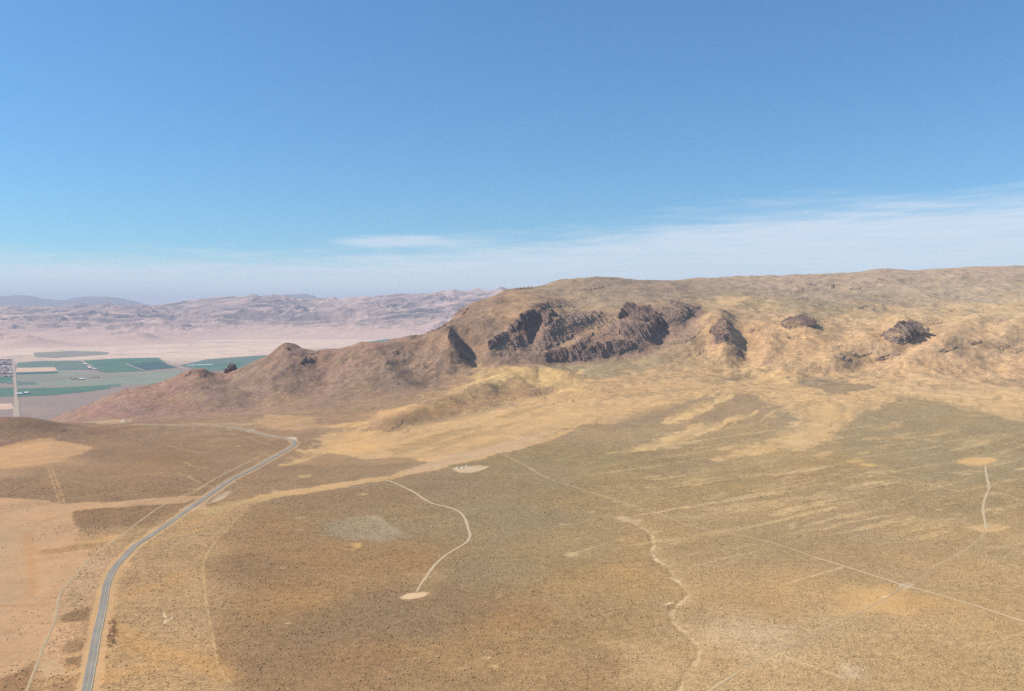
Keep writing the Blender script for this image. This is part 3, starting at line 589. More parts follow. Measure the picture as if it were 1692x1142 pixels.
fcol = fcol*np.where(UU > 1150, .13, .34); COV = COV*(1-fcol[..., None])+lin((146, 122, 96))*fcol[..., None]
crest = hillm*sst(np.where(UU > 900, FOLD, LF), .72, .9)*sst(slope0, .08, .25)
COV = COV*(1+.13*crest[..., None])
rills = sst(YY, 2850, 3300)*np.maximum(0, 0.55-ridged(XX*1.0+40*NE, YY*.35, 60, 3, 77))*0.9
COV = COV*(1-0.5*np.clip(rills, 0, .5))[..., None]
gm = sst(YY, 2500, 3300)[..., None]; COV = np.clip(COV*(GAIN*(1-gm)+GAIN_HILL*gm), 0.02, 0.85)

# ------------------------------------------------------------------ materials
def new_mat(name):
    m = bpy.data.materials.new(name); m.use_nodes = True
    return m, m.node_tree, m.node_tree.nodes['Principled BSDF']
def mnoise(t, vec, scale, detail=3, rough=.55):
    n = t.nodes.new('ShaderNodeTexNoise'); n.inputs['Scale'].default_value = scale; n.inputs['Detail'].default_value = detail
    n.inputs['Roughness'].default_value = rough; t.links.new(vec, n.inputs['Vector']); return n.outputs[0]
def mm(t, op, a, b=None, clamp=False):
    n = t.nodes.new('ShaderNodeMath'); n.operation = op; n.use_clamp = clamp
    for i, q in enumerate((a, b)):
        if q is None: continue
        if isinstance(q, (int, float)): n.inputs[i].default_value = q
        else: t.links.new(q, n.inputs[i])
    return n.outputs[0]
def mr(t, x, a, b, c, d, smooth=True):
    n = t.nodes.new('ShaderNodeMapRange'); n.interpolation_type = 'SMOOTHSTEP' if smooth else 'LINEAR'
    t.links.new(x, n.inputs[0])
    for i, q in zip((1, 2, 3, 4), (a, b, c, d)): n.inputs[i].default_value = q
    return n.outputs[0]
def scalec(t, col, f):
    n = t.nodes.new('ShaderNodeVectorMath'); n.operation = 'SCALE'; t.links.new(col, n.inputs[0]); t.links.new(f, n.inputs['Scale']); return n.outputs[0]
def mixrgb(t, f, a, b):
    n = t.nodes.new('ShaderNodeMix'); n.data_type = 'RGBA'
    for i, q in ((0, f), (6, a), (7, b)):
        if isinstance(q, (int, float)): n.inputs[i].default_value = q
        elif isinstance(q, (tuple, list, np.ndarray)): n.inputs[i].default_value = (*q[:3], 1)
        else: t.links.new(q, n.inputs[i])
    return n.outputs[2]
def matte(b):
    b.inputs['Roughness'].default_value = 1.0; b.inputs['Specular IOR Level'].default_value = 0.05

def ground_mat(name, near):
    m, t, b = new_mat(name); matte(b)
    g = t.nodes.new('ShaderNodeNewGeometry'); pos = g.outputs['Position']
    a = t.nodes.new('ShaderNodeAttribute'); a.attribute_name = 'cover'
    f1 = mnoise(t, pos, 0.42 if near else 0.16, 2, .7)      # single shrubs
    f2 = mnoise(t, pos, 0.11 if near else 0.055, 4, .68)       # clumps
    f3 = mnoise(t, pos, 0.022, 4, .6)      # drifts
    s = mm(t, 'ADD', mm(t, 'MULTIPLY', mm(t, 'SUBTRACT', f1, 0.5), 2.1), mm(t, 'MULTIPLY', mm(t, 'SUBTRACT', f2, 0.5), 1.3))
    s = mm(t, 'MULTIPLY', s, a.outputs['Alpha'])
    s = mm(t, 'ADD', s, mm(t, 'MULTIPLY', mm(t, 'SUBTRACT', f3, 0.5), 0.35))
    s = mm(t, 'MAXIMUM', mm(t, 'ADD', s, 1.0), 0.25)
    t.links.new(scalec(t, a.outputs['Color'], s), b.inputs['Base Color'])
    bp = t.nodes.new('ShaderNodeBump'); bp.inputs['Strength'].default_value = 0.5; bp.inputs['Distance'].default_value = 1.0 if near else 3.0
    hb = mm(t, 'ADD', mm(t, 'MULTIPLY', f1, 1.0), mm(t, 'MULTIPLY', f2, 1.5)) if near else mm(t, 'ADD', mm(t, 'MULTIPLY', f2, 1.6), mm(t, 'MULTIPLY', f3, 4.0))
    hb = mm(t, 'MULTIPLY', hb, a.outputs['Alpha'])
    t.links.new(hb, bp.inputs['Height']); t.links.new(bp.outputs[0], b.inputs['Normal'])
    return m
M_ground = ground_mat('dry_plain', True); M_hill = ground_mat('hill_cover', False)
V = np.stack([XX, YY, H], -1); C4 = np.concatenate([COV, SPK[..., None]], -1)
isp = int(np.searchsorted(Yr, 2700))
def terrain(name, r0, r1, mat):
    v = V[r0:r1]; return mesh_np(name, v.reshape(-1, 3), grid_faces(v.shape[0], v.shape[1]), mat, attrs={'cover': C4[r0:r1].reshape(-1, 4)})
tag(terrain('ground', 0, isp+1, M_ground), 'dry brown and golden plain of sage and bare soil', kind='structure')
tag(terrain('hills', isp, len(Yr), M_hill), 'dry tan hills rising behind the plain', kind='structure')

# ------------------------------------------------------------------ valley and far ranges
def simple_mat(name, c, var=0.12, sc=0.05, rough=1.0, c2=None, bump=0):
    m, t, b = new_mat(name); b.inputs['Roughness'].default_value = rough; b.inputs['Specular IOR Level'].default_value = 0.1
    g = t.nodes.new('ShaderNodeNewGeometry'); n = mnoise(t, g.outputs['Position'], sc, 5, .6)
    if c2 is None: c2 = tuple(x*(1-2*var) for x in c)
    t.links.new(mixrgb(t, mr(t, n, .3, .7, 0, 1), c, c2), b.inputs['Base Color'])
    if bump:
        bp = t.nodes.new('ShaderNodeBump'); bp.inputs['Strength'].default_value = .6; bp.inputs['Distance'].default_value = bump
        t.links.new(n, bp.inputs['Height']); t.links.new(bp.outputs[0], b.inputs['Normal'])
    return m
ZV = -260.0
def VP(u, v, dz=0.0):   # photo spot -> point of the flat valley floor
    y = (ZC-ZV)*K/(v-HV); return ((u-CU)/K*y, y, ZV+dz)
m, t, b = new_mat('valley_soil'); matte(b)
g = t.nodes.new('ShaderNodeNewGeometry')
mp = t.nodes.new('ShaderNodeMapping'); mp.inputs['Scale'].default_value = (0.6, 1, 1); mp.inputs['Rotation'].default_value = (0, 0, .15); t.links.new(g.outputs['Position'], mp.inputs[0])
na = mnoise(t, mp.outputs[0], 0.0011, 6, .6); nb = mnoise(t, g.outputs['Position'], 0.006, 5, .65)
sy = t.nodes.new('ShaderNodeSeparateXYZ'); t.links.new(g.outputs['Position'], sy.inputs[0])
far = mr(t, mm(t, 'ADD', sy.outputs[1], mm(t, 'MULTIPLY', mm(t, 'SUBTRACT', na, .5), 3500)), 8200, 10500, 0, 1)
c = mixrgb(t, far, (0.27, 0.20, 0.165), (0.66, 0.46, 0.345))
c = mixrgb(t, mr(t, na, .5, .68, 0, .5), c, (0.32, 0.25, 0.19))
c = mixrgb(t, mr(t, nb, .48, .68, 0, .5), c, (0.22, 0.19, 0.15))
t.links.new(c, b.inputs['Base Color']); M_valley = m
vx = np.linspace(-60000, 60000, 60); vy = np.linspace(3500, 90000, 60)
A, B = np.meshgrid(vx, vy)
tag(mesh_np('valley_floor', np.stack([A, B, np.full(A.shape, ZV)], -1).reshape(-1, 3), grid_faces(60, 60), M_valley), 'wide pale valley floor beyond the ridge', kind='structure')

M_green = simple_mat('irrigated_green', (0.055, 0.13, 0.09), sc=0.004, c2=(0.085, 0.165, 0.11))
M_green2 = simple_mat('irrigated_green_grey', (0.09, 0.15, 0.12), sc=0.004, c2=(0.13, 0.17, 0.13))
M_dkgreen = simple_mat('dark_crop', (0.045, 0.075, 0.085), sc=0.004, c2=(0.04, 0.11, 0.09))
M_stub = simple_mat('stubble', (0.62, 0.40, 0.27), sc=0.003, c2=(0.52, 0.36, 0.25))
M_fallow = simple_mat('fallow', (0.24, 0.20, 0.16), sc=0.003, c2=(0.20, 0.21, 0.15))
M_dirt = simple_mat('pale_dirt', (0.55, 0.43, 0.30), sc=0.08, c2=(0.47, 0.35, 0.24))
M_gravelroad = simple_mat('pale_gravel', (0.42, 0.335, 0.24), sc=0.02, c2=(0.33, 0.265, 0.20))
lay = [0]
def field(name, px, mat, label, dz=None):
    lay[0] += 1; dz = dz or 0.15+0.05*lay[0]
    P = [VP(u, v, dz) for u, v in px]; V_ = []; n = len(P)
    # subdivide the outline and jitter it so that edges are not ruler-straight
    for i in range(n):
        a, b2 = np.array(P[i]), np.array(P[(i+1) % n])
        for k in np.linspace(0, 1, 8, endpoint=False):
            q = a+(b2-a)*k; j = 6*pn(np.array([q[0]/90]), np.array([q[1]/90]), 3)[0]; V_.append((q[0]+j, q[1]+j*2, q[2]))
    me = bpy.data.meshes.new(name); me.from_pydata(V_, [], [list(range(len(V_)))]); me.update(); me.materials.append(mat)
    if me.polygons[0].normal.z < 0: me.flip_normals()
    o = bpy.data.objects.new(name, me); COL.objects.link(o); return tag(o, label, kind='structure')
field('field', [(28, 613), (100, 612), (170, 617), (300, 612), (330, 618), (260, 634), (180, 637), (28, 640)], simple_mat('grey_pasture', (0.25, 0.235, 0.175), sc=.003, c2=(0.20, 0.225, 0.165)), 'wide grey green pasture between the irrigated fields')
field('field', [(100, 621), (190, 618), (240, 619), (190, 626), (120, 627)], M_fallow, 'greener strip of pasture around the farm trees')
field('field', [(-60, 606), (20, 605), (20, 612), (-60, 613)], M_green2, 'dull green strip among the mottled lots')
field('field', [(28, 628), (60, 628), (62, 636), (28, 637)], M_green2, 'pale green corner field beside the valley road')
field('field', [(70, 642), (160, 637), (200, 634), (198, 639), (140, 646), (80, 651)], M_green2, 'lighter green upper edge of the long crop band')
field('pale_strip', [(35, 672), (90, 668), (150, 664), (130, 680), (60, 690), (30, 684)], simple_mat('pinkish_flat', (0.30, 0.215, 0.17), sc=.002, c2=(0.24, 0.18, 0.145)), 'pinkish bare flat below the green crop band')
field('pale_strip', [(-60, 668), (20, 667), (22, 676), (-60, 680)], M_stub, 'pale yellowish strip left of the valley road foot')
field('field', [(28, 600), (60, 597), (134, 596), (152, 611), (96, 612), (88, 606), (28, 608)], M_green2, 'blue-green irrigated field beyond the straight valley road')
field('field', [(136, 596), (200, 592), (262, 591), (285, 607), (240, 613), (178, 616), (165, 614), (150, 603)], M_green, 'bright green irrigated field in the middle of the valley')
field('field', [(207, 602), (262, 597), (294, 608), (236, 612)], M_dkgreen, 'dark blue-green strip in the irrigated field')
field('field', [(27, 608), (90, 607), (96, 613), (27, 615)], M_stub, 'pale salmon stubble rectangle among green fields')
field('field', [(296, 604), (340, 594), (420, 588), (460, 586), (460, 600), (400, 612), (340, 614)], M_green2, 'green irrigated strip touching the ridge slope')
field('field', [(306, 604), (350, 601), (400, 598), (395, 606), (330, 609)], M_green, 'deep green part of the strip beside the ridge')
field('field', [(27, 616), (95, 614), (96, 617), (27, 619)], M_dkgreen, 'narrow dark green edge below the stubble')
field('field', [(28, 620), (75, 618), (120, 625), (60, 632), (28, 630)], M_fallow, 'grey green fallow field near the valley road')
field('field', [(-60, 623), (20, 622), (20, 633), (-60, 634)], M_green, 'green field at the left edge above the pale lane')
field('field', [(-60, 643), (22, 641), (22, 655), (-60, 657)], M_green, 'green field left of the valley road')
field('field', [(28, 643), (70, 641), (105, 641), (180, 637), (182, 642), (140, 648), (90, 653), (28, 656)], M_green, 'long green band of crops in front of the white sheds')
field('field', [(245, 635), (270, 631), (274, 634), (250, 637)], M_green, 'small green patch behind the ridge crest')
field('field', [(55, 583), (120, 580), (180, 582), (176, 586), (90, 592), (58, 590)], M_fallow, 'grey green field at the foot of the far hills')
field('field', [(600, 566), (640, 560), (670, 559), (662, 564), (620, 570)], M_green2, 'green sliver of field behind the saddle of the ridge')
field('field', [(638, 561.5), (670, 559), (664, 562), (640, 564)], M_dkgreen, 'dark green end of the sliver behind the saddle')
field('field', [(-60, 595), (20, 594), (21, 619), (-60, 621)], simple_mat('town_lots', (0.21, 0.16, 0.17), sc=0.012, c2=(0.36, 0.27, 0.24)), 'mottled purple brown lots left of the valley road')
field('pale_strip', [(310, 603.2), (352, 602), (352, 602.8), (310, 604.2)], simple_mat('pale_water', (0.55, 0.62, 0.66), sc=.01), 'thin pale strip lying in the green field by the ridge')
def vroad(name, pts, w, label):
    P = np.array([VP(u, v)[:2] for u, v in pts]); T = np.gradient(P, axis=0); T /= np.linalg.norm(T, axis=1)[:, None]; Nn = np.stack([-T[:, 1], T[:, 0]], 1)
    w = np.asarray(w)*np.ones(len(P)); Vv = []
    for s in (-.5, .5):
        Vv.append(np.c_[P+Nn*(w*s)[:, None], np.full(len(P), ZV+2.0)])
    Vv = np.array(Vv); f = grid_faces(2, len(P))
    return tag(mesh_np(name, Vv.reshape(-1, 3), f[:, ::-1], M_gravelroad), label, kind='structure')
vroad('road', [(27, 692), (27, 685), (27, 675), (27, 665), (26, 655), (26, 645), (25, 630), (24, 615), (22, 600), (21, 592)], [34, 32, 30, 26, 18, 18, 16, 18, 20, 24], 'straight pale road crossing the valley towards the far hills')
vroad('lane', [(135, 596), (143, 602), (150, 609), (156, 611)], 22, 'pale lane with farm buildings between two green fields')
vroad('lane', [(272, 596), (290, 603), (310, 612), (325, 618)], 22, 'pale lane running between green fields behind the ridge')
vroad('lane', [(208, 601), (222, 607), (238, 612)], 18, 'short pale lane across the bright green field')

# far ranges as own height grids
def range_mesh(name, knots, Us, Ys, amp, sc, seed, mat, label, blobs=()):
    X_, Z_ = [], []
    for c in knots:
        a, b2 = curve(c, Us); X_.append(a); Z_.append(b2)
    Hh = pchip_cols(np.array(X_), np.array(Z_), Ys); u_, y_ = np.meshgrid(Us, Ys); x_ = (u_-CU)/K*y_
    for (bu, by, ba, bs, bt) in blobs:
        Hh += ba*np.exp(-0.5*(((x_-(bu-CU)/K*by)/bs)**2+((y_-by)/bt)**2))
    env = sst(Hh, ZV+2, ZV+260)
    wxx = sc*.35*fbm(x_, y_, sc, 3, seed+5)
    Hh = Hh+env*amp*(ridged(x_+wxx, y_+wxx, sc, 6, seed, .55)-.5)
    Hh = np.where(y_ >= Ys[-2], ZV-80, Hh)
    o = mesh_np(name, np.stack([x_, y_, Hh], -1).reshape(-1, 3), grid_faces(len(Ys), len(Us)), mat)
    return tag(o, label, kind='structure')
def range_mat(name, ca, cb, cc, bump=30):
    m, t, b = new_mat(name); matte(b); g = t.nodes.new('ShaderNodeNewGeometry'); pos = g.outputs['Position']
    na = mnoise(t, pos, 0.0011, 7, .62); nb = mnoise(t, pos, 0.0006, 4, .5); sn = t.nodes.new('ShaderNodeSeparateXYZ'); t.links.new(g.outputs['Normal'], sn.inputs[0])
    sl = mr(t, sn.outputs[2], .985, .90, 0, 1); ps = t.nodes.new('ShaderNodeSeparateXYZ'); t.links.new(pos, ps.inputs[0]); hgt_ = mr(t, ps.outputs[2], -215, 120, .12, 1)
    c = mixrgb(t, mm(t, 'MULTIPLY', hgt_, mr(t, na, .36, .56, 0, 1)), ca, cb)
    c = mixrgb(t, mm(t, 'MULTIPLY', hgt_, mm(t, 'MULTIPLY', sl, mr(t, nb, .35, .6, .2, 1))), c, cc)
    t.links.new(c, b.inputs['Base Color'])
    bp = t.nodes.new('ShaderNodeBump'); bp.inputs['Strength'].default_value = .8; bp.inputs['Distance'].default_value = bump
    t.links.new(na, bp.inputs['Height']); t.links.new(bp.outputs[0], b.inputs['Normal'])
    return m
M_range = range_mat('far_hills', (0.56, 0.37, 0.285), (0.33, 0.215, 0.185), (0.12, 0.09, 0.09), 35)
M_rem = range_mat('remote_range', (0.16, 0.13, 0.12), (0.12, 0.10, 0.10), (0.08, 0.07, 0.07))
Um = np.concatenate([np.arange(-900, -40, 14.0), np.arange(-40, 900, 1.8), np.arange(900, 2600, 16.0)])
Ym = np.concatenate([np.arange(11000, 26500, 55.0), np.linspace(26600, 33000, 20)])
range_mesh('mountains', [
  [Zk(-900, 10900, ZV-6), Zk(2600, 10900, ZV-6)],
  [Zk(-900, 12500, ZV-3), Zk(200, 13000, ZV-3), Zk(400, 15500, ZV-3), Zk(900, 15500, ZV-3), Zk(2600, 15500, ZV-3)],
  [(-900, 17500, 530), (0, 17500, 533), (150, 17500, 535), (250, 18500, 530), (400, 19000, 530), (600, 19500, 526), (800, 19500, 522), (2600, 19500, 520)],
  [(-900, 21500, 514), (0, 21500, 514), (250, 21500, 513), (400, 22000, 505), (560, 22000, 508), (700, 22000, 500), (800, 22000, 495), (2600, 22000, 495)],
  [(-900, 24500, 508), (0, 24500, 508), (250, 24500, 508), (300, 24500, 502), (360, 24500, 494), (410, 24500, 490), (455, 24500, 489), (500, 24500, 496), (535, 24500, 498), (600, 24500, 496), (660, 24500, 492), (705, 24500, 487), (740, 24500, 481), (790, 24500, 483), (840, 24500, 481), (1000, 24500, 487), (2600, 24500, 495)],
  [Zk(-900, 29000, -150), Zk(2600, 29000, -150)], [Zk(-900, 33100, ZV-40), Zk(2600, 33100, ZV-40)]],
  Um, Ym, 300, 3100, 201, M_range, 'hazy pinkish ranges of bare hills beyond the valley',
  [(20, 13200, 115, 420, 330), (-60, 13300, 110, 500, 400), (60, 13100, 40, 500, 250), (170, 14300, 60, 700, 260), (255, 18000, 175, 420, 380), (185, 16500, 90, 260, 260), (235, 14800, 75, 170, 220), (75, 19500, 110, 420, 300), (50, 17200, 80, 800, 300), (420, 20500, 120, 900, 500), (640, 20500, 130, 700, 450), (560, 19800, 90, 500, 400)])
Uf = np.concatenate([np.arange(-900, -40, 20.0), np.arange(-40, 1000, 3.0), np.arange(1000, 2600, 30.0)])
Yf = np.concatenate([np.linspace(36000, 52000, 70)])
range_mesh('mountains', [
  [Zk(-900, 35900, ZV-50), Zk(2600, 35900, ZV-50)],
  [(-900, 44000, 490), (-60, 44000, 490), (0, 44000, 490), (35, 44000, 488.5), (70, 44000, 493), (100, 44000, 496), (150, 44000, 489.5), (185, 44000, 491), (215, 44000, 497), (250, 44000, 504), (300, 44000, 512), (420, 44000, 506), (455, 44000, 489), (495, 44000, 486), (515, 44000, 488), (535, 44000, 499), (600, 44000, 508), (700, 44000, 508), (2600, 44000, 508)],
  [Zk(-900, 52100, ZV-50), Zk(2600, 52100, ZV-50)]], Uf, Yf, 130, 3000, 301, M_rem, 'remote blue mountains faint on the horizon')

# ------------------------------------------------------------------ rock outcrops on the hillsides
def rock_mat(name, ca, cb, soil):
    m, t, b = new_mat(name); matte(b); g = t.nodes.new('ShaderNodeNewGeometry'); pos = g.outputs['Position']
    mp = t.nodes.new('ShaderNodeMapping'); mp.inputs['Scale'].default_value = (1, 1, .35); t.links.new(pos, mp.inputs[0])
    na = mnoise(t, mp.outputs[0], 0.09, 6, .65); nb = mnoise(t, pos, 0.05, 5, .6)
    sn = t.nodes.new('ShaderNodeSeparateXYZ'); t.links.new(g.outputs['Normal'], sn.inputs[0])
    c = mixrgb(t, mr(t, na, .35, .65, 0, 1), ca, cb)
    fl = mm(t, 'ADD', sn.outputs[2], mm(t, 'MULTIPLY', mm(t, 'SUBTRACT', nb, .5), .7))
    cv = t.nodes.new('ShaderNodeAttribute'); cv.attribute_name = 'cover'
    keepc = mm(t, 'MAXIMUM', mr(t, fl, .60, .84, 0, .9), mr(t, mm(t, 'ADD', cv.outputs['Alpha'], mm(t, 'MULTIPLY', mm(t, 'SUBTRACT', nb, .5), .9)), .30, .62, 1, 0))
    c = mixrgb(t, keepc, c, cv.outputs['Color'])
    t.links.new(c, b.inputs['Base Color'])
    bp = t.nodes.new('ShaderNodeBump'); bp.inputs['Strength'].default_value = .9; bp.inputs['Distance'].default_value = 4
    t.links.new(na, bp.inputs['Height']); t.links.new(bp.outputs[0], b.inputs['Normal']); return m
M_rock = rock_mat('dark_basalt', (0.09, 0.058, 0.051), (0.215, 0.143, 0.118), (0.31, 0.235, 0.175))
M_rock_g = rock_mat('grey_basalt', (0.115, 0.08, 0.066), (0.255, 0.185, 0.145), (0.34, 0.265, 0.19))
M_rock_r = rock_mat('red_basalt', (0.13, 0.08, 0.068), (0.27, 0.18, 0.14), (0.38, 0.27, 0.18))
def hcov(x, y):
    i = np.clip(np.round(np.interp(y, Yr, np.arange(len(Yr)))).astype(int), 0, len(Yr)-1); j = np.round(np.interp(CU+K*x/y, U, np.arange(len(U)))).astype(int)
    return COV[i, j]
def outcrop(px, label, h=14.0, mat=None, crag=1.0, step=0.55, group=None, edge=7.0, cell=17.0, seed=0, turn=0.0):
    """a craggy shell of real depth, rooted under the slope, with upright ribs and clefts"""
    mat = mat or M_rock; pa = np.array(px, float)
    u0, v0 = pa.min(0)-3.5; u1, v1 = pa.max(0)+3.5
    us = np.arange(u0, u1, step); vs = np.arange(v0, v1, step)
    G, Vg = np.meshgrid(us, vs)
    P = cast(G.ravel(), Vg.ravel()).reshape(G.shape+(3,))
    # repair jumps where the view skips a fold: clamp depth steps
    Wp = W(px); W2 = Wp[:, :2]
    ext = np.ptp(W2[:, 0])+60
    yc = np.median(Wp[:, 1]); P[..., 1] = np.clip(P[..., 1], np.min(Wp[:, 1])-40, np.max(Wp[:, 1])+40)
    P[..., 0] = (G-CU)/K*P[..., 1]; P[..., 2] = hgt(P[..., 0], P[..., 1])
    mpp = yc/K                                     # metres per photo pixel here
    d = seg_dist(G, Vg, np.vstack([pa, pa[:1]])); d = np.where(in_poly(G, Vg, pa), d, -d)*mpp
    x, y, z = P[..., 0], P[..., 1], P[..., 2]
    d = d+(6.0 if h > 6 else 3.0)*crag*fbm(x, z, 26, 4, 401+seed)+1.0*mpp
    mk = sst(d, 0, edge*.7)
    ins = d > 0; anyc = ins.any(0); top_i = np.where(anyc, ins.argmax(0), 0); bot_i = np.where(anyc, len(vs)-1-ins[::-1].argmax(0), 1)
    idx = np.arange(len(vs))[:, None]; sdn = np.clip((idx-top_i[None])/np.maximum(bot_i-top_i, 1)[None], 0, 1)   # 0 at the brow, 1 at the foot
    face = sst(sdn, 0, .16)*(1-.85*sdn**1.3)
    xx_ = x+.2*y+7*fbm(x, z, 34, 2, 402+seed)+.25*z
    def saw(c, sd):       # buttresses: gentle on their left flank, sheer on the right
        q = xx_/c+.8*fbm(x, z, c*3, 2, sd); f_ = q-np.floor(q); amp = .55+.45*np.sin(np.floor(q)*12.9898+sd)
        if turn > 0: f_ = 1-f_     # broad flanks look right instead
        return sst(f_, 0, .8)*(1-sst(f_, .82, 1.0))*amp
    butt = saw(cell*2.3, 410+seed); rib = saw(cell*.85, 420+seed); fine = ridged(xx_, z*.3, cell*.6, 4, 403+seed, .6)
    st = z/10.0+1.3*fbm(x, y, 50, 2, 405+seed); stp = (np.floor(st)+sst(st-np.floor(st), .6, 1))-st
    big = fbm(x, z*.7, 55, 3, 404+seed)
    D = mk*(face*h*(.5+.8*big+1.5*crag*butt)+h*crag*(.45*rib*(1-.3*sdn)+.20*(fine-.4))+crag*3.6*stp+1.2)
    tx = (x-x.min())/max(np.ptp(x), 1)
    if turn > 0: D = D+mk*turn*(1-tx)*(1-.5*sdn)*sst(tx, 0.02, .14)
    D = D*(1-.8*sst(sdn, .72, 1.0))-(1-mk)*4.0
    rocky = mk*(1.0 if h <= 11 else 1)*np.where(h <= 11, 1.0, sst(sdn+.25*fbm(x, z, 25, 2, 431+seed), .0, .12))
    if seed == 777: rocky = rocky*sst(ridged(xx_*.8, z*.35, 30, 4, 441), .35, .7)*.8
    ct = hcov(x, y)
    n = np.array([-0.10, -0.86, 0.50]); n /= np.linalg.norm(n)
    P = P+D[..., None]*n
    F = grid_faces(*G.shape)[:, ::-1]
    keep = (mk > 0.0).ravel(); dil = keep.reshape(G.shape).copy()
    dil[1:] |= keep.reshape(G.shape)[:-1]; dil[:-1] |= keep.reshape(G.shape)[1:]; dil[:, 1:] |= dil[:, :-1].copy(); dil[:, :-1] |= dil[:, 1:].copy()
    fk = dil.ravel()[F].all(1); F = F[fk]
    # drop torn faces spanning a hidden fold
    Vt = P.reshape(-1, 3); sp_ = np.ptp(Vt[F][:, :, 1], axis=1); F = F[sp_ < 60]
    if len(F) < 4: return None
    lab_ = np.arange(len(Vt))                      # keep the one connected body
    for _ in range(600):
        m_ = lab_[F].min(1); new = lab_.copy()
        for c_ in range(4): np.minimum.at(new, F[:, c_], m_)
        if (new == lab_).all(): break
        lab_ = new
    fl_ = lab_[F[:, 0]]; vals, cnt = np.unique(fl_, return_counts=True); F = F[fl_ == vals[cnt.argmax()]]
    used = np.unique(F); remap = np.zeros(len(Vt), int); remap[used] = np.arange(len(used))
    ca_ = np.concatenate([ct, rocky[..., None]], -1).reshape(-1, 4)
    base = Wp.mean(0); o = mesh_np('rock_outcrop', Vt[used]-base, remap[F], mat, smooth=False, attrs={'cover': ca_[used]}); o.location = base
    return tag(o, label, 'rock', group)
G_, R_ = M_rock_g, M_rock_r
